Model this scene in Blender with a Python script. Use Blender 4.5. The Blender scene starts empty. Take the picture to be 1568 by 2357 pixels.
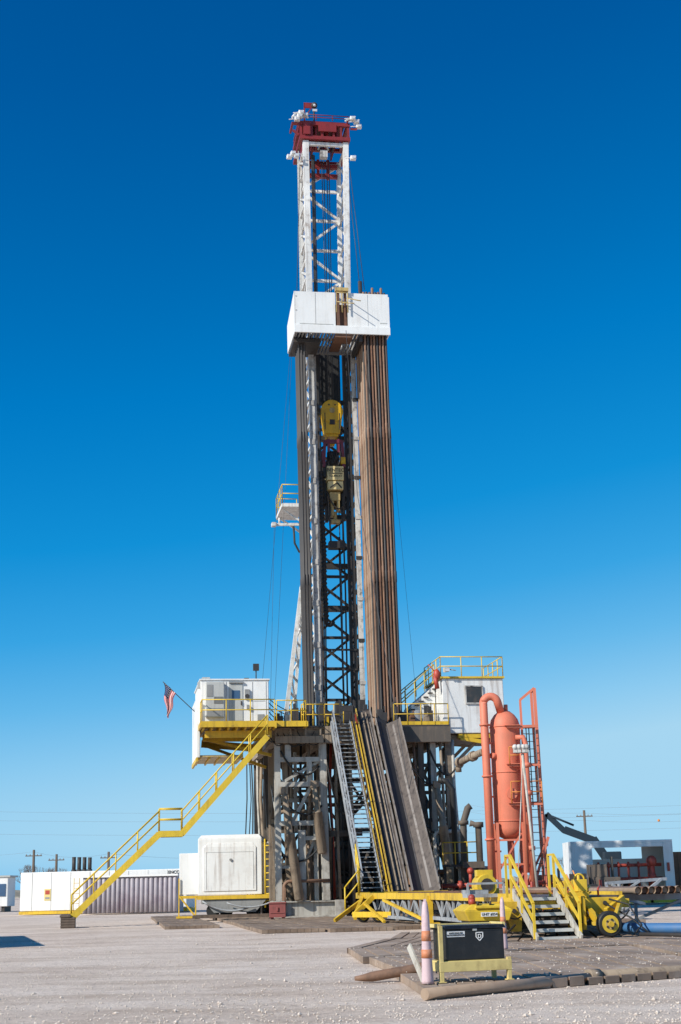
import bpy,bmesh,math,random
from mathutils import Vector as V, Matrix
random.seed(7)
sc=bpy.context.scene
COL=sc.collection
RAD=math.radians
# ------------------------------------------------------------------ world
W=bpy.data.worlds.new("World"); sc.world=W; W.use_nodes=True
nt=W.node_tree; bg=nt.nodes['Background']; bg.inputs[1].default_value=0.1
sky=nt.nodes.new('ShaderNodeTexSky'); sky.sky_type='NISHITA'; sky.sun_disc=False
sky.sun_elevation=RAD(32); sky.sun_rotation=RAD(236); sky.air_density=1; sky.dust_density=.3; sky.ozone_density=3
sp=nt.nodes.new('ShaderNodeSeparateColor'); nt.links.new(sky.outputs[0],sp.inputs[0])
mu=nt.nodes.new('ShaderNodeMath'); mu.operation='MULTIPLY'; mu.inputs[1].default_value=0.165; nt.links.new(sp.outputs[1],mu.inputs[0])
rp_=nt.nodes.new('ShaderNodeValToRGB'); nt.links.new(mu.outputs[0],rp_.inputs[0])
stops=[(0.165,(0,.058,.225)),(.25,(0,.10,.355)),(.376,(.0,.195,.56)),(.50,(.006,.28,.68)),(.62,(.04,.37,.77)),(.75,(.13,.48,.83)),(.88,(.26,.59,.87)),(1.0,(.38,.67,.88))]
els=rp_.color_ramp.elements
while len(els)<len(stops): els.new(.5)
for e,(p,c) in zip(els,stops): e.position=p; e.color=(*c,1)
sc10=nt.nodes.new('ShaderNodeVectorMath'); sc10.operation='SCALE'; sc10.inputs['Scale'].default_value=10
nt.links.new(rp_.outputs[0],sc10.inputs[0]); nt.links.new(sc10.outputs[0],bg.inputs[0])
sc.view_settings.view_transform='Standard'; sc.view_settings.look='None'; sc.view_settings.exposure=0
cd=bpy.data.cameras.new("camera"); cam=bpy.data.objects.new("camera",cd); COL.objects.link(cam); sc.camera=cam
cd.sensor_fit='VERTICAL'; cd.sensor_height=36; cd.lens=50; cd.clip_end=6000
cam.matrix_world=Matrix.Translation((0,0,1.65))@Matrix.Rotation(RAD(104.7),4,'X')@Matrix.Rotation(RAD(-1.4),4,'Z')
L=bpy.data.lights.new('sun','SUN'); L.energy=5.0; L.angle=.009; L.color=(1,.955,.87); lo=bpy.data.objects.new('sun',L); COL.objects.link(lo)
lo.rotation_euler=V((.64,.54,-.545)).to_track_quat('-Z','Y').to_euler()
# ------------------------------------------------------------------ materials
MC={}
def pmat(name,c,dirt=.25,dc=(.13,.09,.06),rough=.55,s=1.2,streak=.3,metal=0.,bump=.15,var=.2):
    if name in MC: return MC[name]
    m=bpy.data.materials.new(name); m.use_nodes=True; n=m.node_tree.nodes; l=m.node_tree.links; b=n['Principled BSDF']
    tc=n.new('ShaderNodeTexCoord')
    n1=n.new('ShaderNodeTexNoise'); n1.inputs['Scale'].default_value=s; n1.inputs['Detail'].default_value=8; n1.inputs['Roughness'].default_value=.7
    l.new(tc.outputs['Object'],n1.inputs['Vector'])
    r1=n.new('ShaderNodeMapRange'); r1.inputs[1].default_value=.5; r1.inputs[2].default_value=.68; r1.inputs[3].default_value=0; r1.inputs[4].default_value=dirt
    l.new(n1.outputs[0],r1.inputs[0])
    mp=n.new('ShaderNodeMapping'); mp.inputs['Scale'].default_value=(5,5,.35); l.new(tc.outputs['Object'],mp.inputs[0])
    n2=n.new('ShaderNodeTexNoise'); n2.inputs['Scale'].default_value=1.3; n2.inputs['Detail'].default_value=6; l.new(mp.outputs[0],n2.inputs['Vector'])
    r2=n.new('ShaderNodeMapRange'); r2.inputs[1].default_value=.5; r2.inputs[2].default_value=.75; r2.inputs[3].default_value=0; r2.inputs[4].default_value=streak
    l.new(n2.outputs[0],r2.inputs[0])
    ad=n.new('ShaderNodeMath'); ad.operation='ADD'; ad.use_clamp=True; l.new(r1.outputs[0],ad.inputs[0]); l.new(r2.outputs[0],ad.inputs[1])
    n3=n.new('ShaderNodeTexNoise'); n3.inputs['Scale'].default_value=.5; n3.inputs['Detail'].default_value=3; l.new(tc.outputs['Object'],n3.inputs['Vector'])
    r3=n.new('ShaderNodeMapRange'); r3.inputs[1].default_value=.3; r3.inputs[2].default_value=.7; r3.inputs[3].default_value=1-var; r3.inputs[4].default_value=1+var*.3; l.new(n3.outputs[0],r3.inputs[0])
    mx=n.new('ShaderNodeMix'); mx.data_type='RGBA'; mx.inputs[6].default_value=(*c,1); mx.inputs[7].default_value=(*dc,1); l.new(ad.outputs[0],mx.inputs[0])
    vm=n.new('ShaderNodeVectorMath'); vm.operation='SCALE'; l.new(mx.outputs[2],vm.inputs[0]); l.new(r3.outputs[0],vm.inputs['Scale'])
    l.new(vm.outputs[0],b.inputs['Base Color'])
    b.inputs['Roughness'].default_value=rough; b.inputs['Metallic'].default_value=metal
    if bump:
        bp=n.new('ShaderNodeBump'); bp.inputs['Strength'].default_value=bump; bp.inputs['Distance'].default_value=.02; l.new(n1.outputs[0],bp.inputs['Height']); l.new(bp.outputs[0],b.inputs['Normal'])
    MC[name]=m; return m
white=pmat('white_paint',(.84,.83,.80),.16,(.45,.36,.28),.5,.9,.22,var=.1)
whitest=pmat('stained_white_paint',(.80,.78,.74),.5,(.20,.12,.07),.55,2.4,.5)
whited=pmat('grimy_white_paint',(.6,.57,.53),.7,(.07,.05,.04),.6,1.5,.7)
legw=pmat('greasy_white_leg_paint',(.68,.66,.62),.8,(.10,.07,.05),.6,2.6,.8)
yellow=pmat('yellow_paint',(.76,.48,.03),.4,(.14,.08,.03),.5,1.6,.35)
yellowc=pmat('clean_yellow_paint',(.78,.53,.04),.25,(.25,.14,.04),.45,1.8,.3)
yelworn=pmat('chipped_yellow_paint',(.50,.33,.06),.9,(.10,.06,.035),.6,2.5,.8)
paleyel=pmat('pale_yellow_paint',(.78,.62,.24),.4,(.25,.15,.06),.55,3,.3)
blockyel=pmat('block_yellow_paint',(.80,.46,.01),.3,(.05,.03,.02),.45,1.5,.25)
tanyel=pmat('tan_enamel',(.58,.42,.16),.5,(.06,.04,.03),.5,2,.4)
cream=pmat('cream_enamel',(.82,.64,.30),.25,(.12,.08,.04),.5,2,.25)
greyst=pmat('grey_steel_paint',(.55,.52,.46),.6,(.15,.105,.07),.6,1.4,.6)
bluegrey=pmat('blue_grey_paint',(.38,.40,.42),.5,(.14,.09,.06),.55,1.6,.5)
muddy=pmat('mud_stained_steel',(.34,.26,.185),.7,(.08,.055,.04),.75,1.2,.7)
dark=pmat('dark_steel',(.04,.036,.034),.5,(.10,.065,.045),.6,1.5,.4)
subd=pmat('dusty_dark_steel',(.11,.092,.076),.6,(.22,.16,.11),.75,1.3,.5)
darkred=pmat('dark_red_paint',(.26,.025,.025),.3,(.05,.02,.02),.5,1.5,.4)
coral=pmat('coral_red_paint',(.72,.20,.115),.35,(.46,.17,.10),.6,1.3,.45,var=.12)
redp=pmat('red_paint',(.50,.07,.04),.4,(.12,.04,.03),.5,2,.3)
rust=pmat('rusty_pipe_steel',(.19,.09,.05),.7,(.08,.045,.03),.7,2.5,.5)
rustl=pmat('light_rust_pipe_steel',(.38,.27,.19),.5,(.2,.12,.08),.7,2.5,.4)
rustm=pmat('brown_pipe_steel',(.28,.155,.095),.6,(.11,.07,.05),.7,2.5,.5)
pdark=pmat('dark_pipe_steel',(.055,.048,.046),.5,(.03,.026,.026),.55,2,.5)
rampm=pmat('worn_ramp_steel',(.15,.12,.10),.6,(.05,.04,.036),.5,1.2,.8,.3)
rampd=pmat('dark_ramp_steel',(.028,.03,.034),.25,(.06,.05,.045),.5,1,.25)  # darker steel colour for the left-hand ramp plates
scuff=pmat('scuffed_bare_steel',(.30,.26,.23),.7,(.12,.09,.07),.45,1.5,.8)
black=pmat('black_rubber',(.02,.02,.02),.3,(.07,.06,.05),.6,3,.2)
tboxm=pmat('black_powder_coat',(.012,.013,.015),.3,(.06,.055,.05),.3,4,.2)
wood=pmat('mat_timber',(.38,.27,.195),.7,(.58,.48,.39),.9,1.3,.2,bump=.6,var=.5)
woodm=pmat('muddy_mat_timber',(.27,.19,.135),.6,(.42,.33,.25),.85,1.1,.2,bump=.5,var=.45)
woodd=pmat('weathered_wood',(.14,.10,.075),.6,(.05,.04,.03),.85,4,.5)
greyl=pmat('light_grey_plastic',(.52,.52,.49),.2,(.2,.18,.15),.5,2,.3)
greym=pmat('mid_grey_panel',(.3,.3,.29),.3,(.12,.1,.09),.5,2,.3)
purple=pmat('purple_grey_cladding',(.44,.40,.43),.6,(.26,.19,.24),.6,.6,.4)
glass=pmat('dusty_window_glass',(.05,.045,.04),.5,(.16,.11,.08),.15,1.5,.3)
bluep=pmat('blue_hose',(.05,.17,.38),.3,(.2,.2,.2),.6,2,.2)
bluew=pmat('blue_window_glass',(.06,.12,.22),.2,(.1,.1,.1),.2,2,.1)
orange=pmat('orange_vinyl',(.66,.22,.09),.5,(.5,.32,.24),.6,5,.4)
orangep=pmat('orange_paint',(.7,.25,.05),.3,(.3,.12,.05),.55,4,.3)
pinkw=pmat('faded_white_vinyl',(.68,.50,.52),.5,(.40,.25,.25),.6,4,.4)
fblue=pmat('flag_blue',(.02,.03,.11),.1,(.02,.02,.05),.8,4,.1,bump=0)
fred=pmat('flag_red',(.70,.03,.02),.1,(.5,.03,.03),.8,4,.1,bump=0)
fwhite=pmat('flag_white',(.72,.66,.64),.1,(.5,.4,.4),.8,4,.1,bump=0)
navy=pmat('dark_blue_machine_paint',(.012,.03,.05),.3,(.03,.03,.03),.9,1,.2)
poleb=pmat('weathered_pole_wood',(.15,.11,.08),.4,(.06,.05,.04),.85,2,.3)
branch=pmat('bare_bark',(.20,.15,.12),.4,(.12,.09,.07),.9,2,.1)
cable=pmat('steel_cable',(.05,.05,.055),.2,(.02,.02,.02),.5,2,.1,bump=0)
pline=pmat('aluminium_line',(.22,.23,.25),.2,(.12,.12,.12),.5,2,.1,bump=0)
lamp=pmat('lamp_lens',(.6,.6,.62),.1,(.3,.3,.3),.15,3,.1)
maroon=pmat('maroon_paint',(.20,.03,.05),.4,(.03,.02,.02),.5,2,.4)
cabw=pmat('dirty_white_paint',(.82,.81,.78),.25,(.28,.19,.13),.5,1,.5,var=.1)
# ------------------------------------------------------------------ frames & builders
RIG=Matrix.Translation((-.4,74,0))@Matrix.Rotation(RAD(9),4,'Z')
WLD=Matrix.Identity(4)
class Th:
    def __init__(s,name,label,cat,org=(0,0,0),fr=RIG,group=None):
        s.e=bpy.data.objects.new(name,None); s.e.empty_display_size=.3; COL.objects.link(s.e)
        s.org=V(org); s.e.matrix_world=fr@Matrix.Translation(s.org); s.fr=fr
        s.e['label']=label; s.e['category']=cat
        if group: s.e['group']=group
class B:
    def __init__(s): s.bm=bmesh.new()
    def hexa(s,p):
        v=[s.bm.verts.new(q) for q in p]
        for f in ((0,3,2,1),(4,5,6,7),(0,1,5,4),(1,2,6,5),(2,3,7,6),(3,0,4,7)): s.bm.faces.new([v[i] for i in f])
        return s
    def box(s,x0,x1,y0,y1,z0,z1):
        return s.hexa([(x0,y0,z0),(x1,y0,z0),(x1,y1,z0),(x0,y1,z0),(x0,y0,z1),(x1,y0,z1),(x1,y1,z1),(x0,y1,z1)])
    def beam(s,p,q,w,h=None,up=(0,0,1)):
        p=V(p);q=V(q);h=h or w; d=(q-p).normalized(); up=V(up)
        if abs(d.dot(up.normalized()))>.98: up=V((0,1,0))
        a=d.cross(up).normalized()*w/2; t=a.cross(d).normalized()*h/2
        return s.hexa([p-a-t,p+a-t,p+a+t,p-a+t,q-a-t,q+a-t,q+a+t,q-a+t])
    def ibeam(s,p,q,w,h,up=(0,0,1)):
        p=V(p);q=V(q); d=(q-p).normalized(); u=V(up)
        if abs(d.dot(u))>.98: u=V((0,1,0))
        a=d.cross(u).normalized(); t=a.cross(d).normalized()
        o=t*(h/2-.025)
        s.beam(p+o,q+o,w,.05,up); s.beam(p-o,q-o,w,.05,up); s.beam(p,q,.05,h-.102,up); return s
    def path(s,pts,r,n=8,cap=True):
        pts=[V(p) for p in pts]; N=len(pts); rs=r if isinstance(r,(list,tuple)) else [r]*N
        rings=[]; ref=None
        for i,p in enumerate(pts):
            d=(pts[min(i+1,N-1)]-pts[max(i-1,0)]).normalized()
            if ref is None:
                ref=V((0,0,1)) if abs(d.z)<.9 else V((1,0,0))
            a=(ref-d*ref.dot(d)).normalized(); ref=a; c=d.cross(a)
            rings.append([s.bm.verts.new(p+(a*math.cos(k*2*math.pi/n)+c*math.sin(k*2*math.pi/n))*rs[i]) for k in range(n)])
        for i in range(N-1):
            for k in range(n):
                f=s.bm.faces.new((rings[i][k],rings[i][(k+1)%n],rings[i+1][(k+1)%n],rings[i+1][k])); f.smooth=True
        if cap:
            s.bm.faces.new(rings[0][::-1]); s.bm.faces.new(rings[-1])
        return s
    def tube(s,p,q,r,n=8,r2=None): return s.path([p,q],[r,r if r2 is None else r2],n)
    def ball(s,c,r,sx=1,sy=1,sz=1,n=10):
        c=V(c)
        geo=bmesh.ops.create_uvsphere(s.bm,u_segments=n,v_segments=max(5,n//2+1),radius=r)
        for v in geo['verts']: v.co=V((v.co.x*sx,v.co.y*sy,v.co.z*sz))+c
        for v in geo['verts']:
            for f in v.link_faces: f.smooth=True
        return s
    def quad(s,*p): s.bm.faces.new([s.bm.verts.new(q) for q in p]); return s
    def rail(s,pts,h=1.07,sp=1.4,r=.028,kick=0):
        for p,q in zip(pts,pts[1:]):
            p=V(p);q=V(q); n=max(1,round((q-p).length/sp)); u=V((0,0,1))
            for i in range(n+1):
                b=p.lerp(q,i/n); s.tube(b,b+u*h,r,6)
            for k in (1,.52): s.tube(p+u*h*k,q+u*h*k,r,6)
            if kick: s.beam(p+u*.1,q+u*.1,.02,.18)
        return s
    def ladder(s,p,q,w,side=(1,0,0),r=.025,sp=.35):
        p=V(p);q=V(q);sd=V(side)*w/2; s.tube(p-sd,q-sd,r,6); s.tube(p+sd,q+sd,r,6)
        n=int((q-p).length/sp)
        for i in range(1,n): b=p.lerp(q,i/n); s.tube(b-sd,b+sd,r*.7,5)
        return s
    def zig(s,a0,a1,b0,b1,n,w,hor=True,x=False):
        a0,a1,b0,b1=map(V,(a0,a1,b0,b1))
        for i in range(n):
            t0=i/n;t1=(i+1)/n
            p,q=a0.lerp(a1,t0),b0.lerp(b1,t1); p2,q2=b0.lerp(b1,t0),a0.lerp(a1,t1)
            if x: s.beam(p,q,w); s.beam(p2,q2,w*.97)
            elif i%2: s.beam(p,q,w)
            else: s.beam(p2,q2,w)
            if hor: s.beam(a0.lerp(a1,t1),b0.lerp(b1,t1),w*1.1)
        return s
    def mesh(s,name,org=V((0,0,0)),bev=0):
        for v in s.bm.verts: v.co-=org
        bmesh.ops.recalc_face_normals(s.bm,faces=s.bm.faces)
        me=bpy.data.meshes.new(name); s.bm.to_mesh(me); s.bm.free(); return me
    def part(s,name,th,mat,parent=None,bev=0,label=None):
        me=s.mesh(name,th.org); me.materials.append(mat)
        o=bpy.data.objects.new(name,me); COL.objects.link(o); o.parent=parent or th.e
        if bev: 
            m=o.modifiers.new('bevel','BEVEL'); m.width=bev; m.segments=2; m.limit_method='ANGLE'
        if label: o['label']=label
        return o
    def top(s,name,label,cat,mat,org=(0,0,0),fr=RIG,group=None,bev=0):
        org=V(org); me=s.mesh(name,org); me.materials.append(mat); o=bpy.data.objects.new(name,me); COL.objects.link(o)
        o.matrix_world=fr@Matrix.Translation(org); o['label']=label; o['category']=cat
        if group: o['group']=group
        if bev: 
            m=o.modifiers.new('bevel','BEVEL'); m.width=bev; m.segments=2; m.limit_method='ANGLE'
        return o
def text(body,size,loc,name,th,mat,parent=None,align='CENTER'):
    c=bpy.data.curves.new(name,'FONT'); c.body=body; c.size=size; c.extrude=.003; c.align_x=align; c.align_y='CENTER'; c.offset=size*.015
    o=bpy.data.objects.new(name,c); COL.objects.link(o); bpy.context.view_layer.update()
    me=bpy.data.meshes.new_from_object(o); bpy.data.objects.remove(o)
    for v in me.vertices:
        x,y,z=v.co; v.co=V((x,-z,y))+V(loc)-th.org
    me.materials.clear(); me.materials.append(mat); q=bpy.data.objects.new(name,me); COL.objects.link(q); q.parent=parent or th.e; return q
def arc(c,r,a0,a1,n,ax=(1,0,0),ay=(0,0,1)):
    c=V(c);ax=V(ax);ay=V(ay); return [c+ax*r*math.cos(RAD(a0+(a1-a0)*i/n))+ay*r*math.sin(RAD(a0+(a1-a0)*i/n)) for i in range(n+1)]
def sag(p,q,s,n=12):
    p=V(p);q=V(q); return [p.lerp(q,i/n)-V((0,0,s*4*(i/n)*(1-i/n))) for i in range(n+1)]
# ------------------------------------------------------------------ ground
gm=bpy.data.materials.new('caliche_gravel'); gm.use_nodes=True; n=gm.node_tree.nodes; l=gm.node_tree.links; pb=n['Principled BSDF']; pb.inputs['Roughness'].default_value=.95
pb.inputs['Specular IOR Level'].default_value=.15
tc=n.new('ShaderNodeTexCoord')
def noi(s,d=8,r=.6,vec=None):
    q=n.new('ShaderNodeTexNoise'); q.inputs['Scale'].default_value=s; q.inputs['Detail'].default_value=d; q.inputs['Roughness'].default_value=r; l.new(vec or tc.outputs['Object'],q.inputs['Vector']); return q.outputs[0]
def ramp(src,st):
    q=n.new('ShaderNodeValToRGB'); e=q.color_ramp.elements
    while len(e)<len(st): e.new(.5)
    for a,(p,c) in zip(e,st): a.position=p; a.color=(*c,1)
    l.new(src,q.inputs[0]); return q.outputs[0]
def mixc(a,b_,f,mode='MULTIPLY'):
    q=n.new('ShaderNodeMix'); q.data_type='RGBA'; q.blend_type=mode; q.inputs[0].default_value=f; l.new(a,q.inputs[6]); l.new(b_,q.inputs[7]); return q.outputs[2]
base=ramp(noi(.22,6),[(.3,(.66,.535,.44)),(.5,(.78,.655,.55)),(.7,(.84,.72,.62))])
fine=ramp(noi(9,6,.8),[(.34,(.42,.39,.37)),(.46,(.90,.88,.87)),(.7,(1.12,1.12,1.12))])
med=ramp(noi(1.6,7,.7),[(.33,(.76,.73,.70)),(.52,(1,1,1))])
mp=n.new('ShaderNodeMapping'); mp.inputs['Scale'].default_value=(.25,1.2,1); mp.inputs['Rotation'].default_value=(0,0,.3); l.new(tc.outputs['Object'],mp.inputs[0])
trk=ramp(noi(.6,5,.6,mp.outputs[0]),[(.35,(.78,.74,.70)),(.55,(1,1,1))])
c1=mixc(base,fine,.75); c1=mixc(c1,trk,.9); c1=mixc(c1,med,.7)
l.new(c1,pb.inputs['Base Color'])
bp=n.new('ShaderNodeBump'); bp.inputs['Strength'].default_value=.75; bp.inputs['Distance'].default_value=.06; l.new(noi(6,8,.78),bp.inputs['Height']); l.new(bp.outputs[0],pb.inputs['Normal'])
b=B()
def gz(x,y):
    return .04*math.sin(x*.9+math.sin(y*.5))*math.sin(y*.37+x*.2) if (15<y<52 and x<0) else 0
xs=[-2500,-600,-150,-60]+[-30+i*.75 for i in range(81)]+[60,150,600,2500]
ys=[-2500,-100,0,12]+[15+i*.75 for i in range(60)]+[80,120,200,600,2500]
grid=[[b.bm.verts.new((x,y,min(0,gz(x,y)))) for x in xs] for y in ys]
for j in range(len(ys)-1):
    for i in range(len(xs)-1): f=b.bm.faces.new((grid[j][i],grid[j][i+1],grid[j+1][i+1],grid[j+1][i])); f.smooth=True
me=b.mesh('ground'); me.materials.append(gm); o=bpy.data.objects.new('ground',me); COL.objects.link(o); o['kind']='structure'
stone=pmat('limestone_chips',(.70,.60,.51),.7,(.34,.27,.22),.95,3,.2)
b=B()
for i in range(12000):
    y=17+38*random.random()**1.8; x=(random.random()-.5)*.52*y
    r=random.choice([.008,.01,.012,.015,.022]) * (2.2 if random.random()<.02 else 1)
    z=.165 if (x>1.1-(y-22)*.09 and y>22.3+(x-1.1)*.66) else 0
    if z and (random.random()<.6 or y>38): continue
    c=V((x,y,z+r*.2)); vs=[b.bm.verts.new(c+V(d)*r*random.uniform(.6,1.3)) for d in ((1,0,0),(0,1,0),(-1,0,0),(0,-1,0),(0,0,.7),(0,0,-.7))]
    for k in range(4): b.bm.faces.new((vs[k],vs[(k+1)%4],vs[4])); b.bm.faces.new((vs[(k+1)%4],vs[k],vs[5]))
me=b.mesh('gravel'); me.materials.append(stone); o=bpy.data.objects.new('gravel',me); COL.objects.link(o); o['kind']='stuff'; o['label']='loose pale limestone gravel scattered on the yard'; o['category']='gravel'
# timber mats: front field
def lerp2(p,q,t): return (p[0]+(q[0]-p[0])*t,p[1]+(q[1]-p[1])*t)
rows=[((1.05,22.2),(12,29.5)),((.75,27.2),(12.6,34.2)),((.35,32.0),(13,38.8)),((-.1,36.8),(13.4,43.3)),((1.0,42.5),(13.6,48)),((1.6,47.6),(13.5,52.3))]
for j in range(5):
    for i in range(4):
        a=lerp2(*rows[j],i/4); c_=lerp2(*rows[j],(i+1)/4-.004); d=lerp2(*rows[j+1],(i+1)/4-.004); e=lerp2(*rows[j+1],i/4)
        if i==0 and j: a=(a[0]+random.uniform(-.15,.2),a[1]); 
        b=B(); N=9; h=.15+random.uniform(-.04,.015) if (i or j) else .15
        for k in range(N):
            t0=k/N+.008; t1=(k+1)/N-.008
            p0,p1,p2,p3=lerp2(a,c_,t0),lerp2(a,c_,t1),lerp2(e,d,t1),lerp2(e,d,t0)
            hh=h+random.uniform(-.015,.01)
            f0=random.uniform(.965,.99); p3=lerp2(p0,p3,f0);p2=lerp2(p1,p2,f0)
            b.hexa([(*p0,.01),(*p1,.01),(*p2,.01),(*p3,.01),(*p0,hh),(*p1,hh),(*p2,hh),(*p3,hh)])
        b.top('timber_mat','dusty brown timber access mat lying on gravel','mat',wood,org=(a[0],a[1],0),fr=WLD,group='timber mats around the rig')
b=B()
for k in range(9): b.box(-1.16+k*.26,-1.16+k*.26+.245,-2.45,2.45,.01,.14+.01*(k%2))
mm=b.top('timber_mat','muddy timber access mat under the drilling rig','mat',woodm,org=(0,0,0),group='timber mats around the rig')
first=True
for i in range(7):
    for j in range(7):
        x=-7.2+i*2.42; y=-17.5+j*5.0
        if i==0 and j<2: continue
        o=mm if first else mm.copy()
        if not first: COL.objects.link(o)
        first=False
        o.matrix_world=RIG@Matrix.Translation((x+random.uniform(-.03,.03)-(.8 if i==0 else 0),y+(i%2)*.6,random.uniform(-.02,.01)))@Matrix.Rotation(random.uniform(-.004,.004),4,'Z')
# ------------------------------------------------------------------ MAST
th=Th('drilling_mast','tall white lattice drilling mast with a dark red crown','drilling mast',(.7,5,9.6))
B().beam((-.42,4,9.6),(-.5,4,34),.3).part('leg',th,legw); B().beam((-.5,4,34),(-.56,4,45.4),.34).part('leg',th,whitest)
B().beam((2.02,4,9.6),(2.0,4,34),.26,.3).part('leg',th,legw); B().beam((1.76,4,33),(1.9,4,45.4),.32).part('leg',th,whitest)
B().beam((-.5,6.5,9.6),(-.6,6.5,45.4),.26).part('leg',th,whitest)
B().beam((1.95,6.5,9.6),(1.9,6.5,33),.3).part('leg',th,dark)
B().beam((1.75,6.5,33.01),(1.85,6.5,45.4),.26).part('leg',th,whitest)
b=B()
zz=[35.5,37.4,39.4,41.4,43.4,45.2]
for i,z in enumerate(zz):
    b.beam((-.5,6.5,z),(1.75,6.5,z),.15)
    if i<5:
        a_,c_=((-.5,1.75) if i%2==0 else (1.75,-.5)); b.beam((a_,6.45,z+.1),(c_,6.45,zz[i+1]-.1),.13)
b.zig((-.56,4.1,33),(-.57,4.1,45.2),(-.6,6.4,33),(-.6,6.4,45.2),10,.12)
b.zig((1.8,4.1,33),(1.88,4.1,45.2),(1.78,6.4,33),(1.84,6.4,45.2),6,.1)
b.zig((-.5,4.1,11),(-.5,4.1,33),(-.55,6.4,11),(-.56,6.4,33),16,.12)
b.beam((-.4,4,45.25),(1.8,4,45.25),.2)
b.part('bracing',th,whitest)
b=B()
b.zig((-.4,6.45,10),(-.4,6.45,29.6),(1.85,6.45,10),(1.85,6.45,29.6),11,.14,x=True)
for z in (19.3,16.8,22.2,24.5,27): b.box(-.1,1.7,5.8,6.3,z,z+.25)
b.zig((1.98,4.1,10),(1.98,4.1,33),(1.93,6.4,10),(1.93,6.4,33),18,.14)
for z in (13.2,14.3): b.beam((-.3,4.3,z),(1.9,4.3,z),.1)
b.part('cross_bracing',th,dark,label='dark cross bracing on the back of the lower mast')  # lower mast bracing gets a darker steel colour than the white legs
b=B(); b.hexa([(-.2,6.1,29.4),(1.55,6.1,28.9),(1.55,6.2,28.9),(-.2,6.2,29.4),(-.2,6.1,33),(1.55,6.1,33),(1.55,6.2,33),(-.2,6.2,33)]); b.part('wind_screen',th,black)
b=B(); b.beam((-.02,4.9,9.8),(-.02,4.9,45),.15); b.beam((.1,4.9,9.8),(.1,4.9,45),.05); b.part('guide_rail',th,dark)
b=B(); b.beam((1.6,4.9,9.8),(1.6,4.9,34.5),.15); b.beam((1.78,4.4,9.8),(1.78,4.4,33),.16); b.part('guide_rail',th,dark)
B().beam((-.2,4.2,9.8),(-.22,4.2,33.5),.09,.12).part('hose_pipe',th,whited)
for x,y,r in ((-.1,5.6,.05),(.3,6,.035),(1.45,5.8,.05),(1.3,6.2,.03),(1.85,5,.05),(.08,4.4,.03)): B().path([(x,y,9.8),(x+.05,y,18),(x-.04,y,26),(x,y,32.5)],r,6).part('service_line',th,dark)
B().ladder((-.75,5.4,10),(-.85,5.4,45.5),.45,(0,1,0)).part('ladder',th,greyl)
for i in range(9):
    z=12+i*2.35
    B().box(-.66,-.32,3.81,3.85,z,z+.3).part('clamp',th,whited)
    B().box(1.86,2.2,3.81,3.85,z+.3,z+.5).part('clamp',th,dark if i%2 else whited)
cr=B()
for z in (45.55,46.5):
    cr.beam((-.95,3.8,z),(2.15,3.8,z),.22); cr.beam((-.95,6.9,z),(2.15,6.9,z),.22)
    cr.beam((-.85,3.92,z),(-.85,6.78,z),.2); cr.beam((2.05,3.92,z),(2.05,6.78,z),.2)
for x in (-.85,-.2,.45,1.15,1.6,2.05): cr.box(x-.07,x+.07,3.74,3.86,45.66,46.39)
for x in (-.5,.1,.8,1.4): cr.box(x-.05,x+.05,3.95,6.75,45.7,46.6)
cr.box(-.7,1.9,3.9,6.8,46.7,46.76); cr.box(-.72,-.3,3.6,3.7,45.7,46.5); cr.box(.2,1.3,3.62,3.7,45.95,46.45)
cr.beam((-1.4,3.8,46.45),(-.98,3.8,46.45),.14); cr.beam((-1.35,3.8,46.0),(-.98,3.8,45.7),.12); cr.beam((-1.35,3.8,46.5),(-1.35,5,46.5),.12)
cr.beam((2.2,3.8,46.3),(2.6,3.8,46.3),.1)
for z in (44.3,44.95): cr.beam((-.4,6.2,z),(1.7,6.2,z),.24)
for x in (-.1,.5,1.1): cr.box(x-.08,x+.08,6.1,6.3,44.1,45.4)
crown=cr.part('crown',th,darkred)
b=B().rail([(-.9,3.75,46.75),(2.1,3.75,46.75),(2.1,6.9,46.75),(-.9,6.9,46.75),(-.9,3.75,46.75)],h=.35,sp=1); b.part('railing',th,darkred,parent=crown)
for x in (-.15,.15,.75,1.2):
    B().tube((x,4.9,45.9),(x+.09,4.9,45.9),.55,20).part('sheave',th,darkred if x<1 else dark,parent=crown)
B().path(arc((.55,4.2,45.0),.3,0,180,8,(1,0,0),(0,0,1)),.06).box(.35,.8,4.1,4.5,44.5,44.95).part('winch',th,whited,parent=crown)
b=B(); b.box(-.62,-.55,4,4.08,46.6,48.0); b.box(-.62,-.1,4,4.05,47.7,48.05); b.beam((-.6,4,47.0),(-.15,4,47.7),.06); b.part('bracket',th,darkred,parent=crown)
b=B(); b.tube((0.0,4,46.7),(0.0,4,47.6),.05); b.ball((0.02,3.95,47.85),.2); b.part('beacon',th,dark,parent=crown)
b=B(); b.box(-.12,.16,3.75,3.8,47.35,47.5); b.ball((.02,3.8,47.78),.09); b.part('beacon_lens',th,lamp,parent=crown)
def flood(p,th,dx=1,mat=white):
    x,y,z=p; b=B(); b.hexa([(x,y-.12,z),(x+.3*dx,y-.2,z-.1),(x+.32*dx,y+.14,z-.02),(x,y+.2,z),(x-.02,y-.12,z+.2),(x+.3*dx,y-.2,z+.16),(x+.32*dx,y+.14,z+.22),(x-.02,y+.2,z+.2)]); b.tube((x,y,z+.1),(x-.35*dx,y,z+.05),.03,6)
    o=b.part('floodlight',th,mat,bev=.02)
    B().box(min(x+.04*dx,x+.26*dx),max(x+.04*dx,x+.26*dx),y-.24,y-.2,z-.03,z+.12).part('lens',th,lamp,parent=o)
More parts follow.
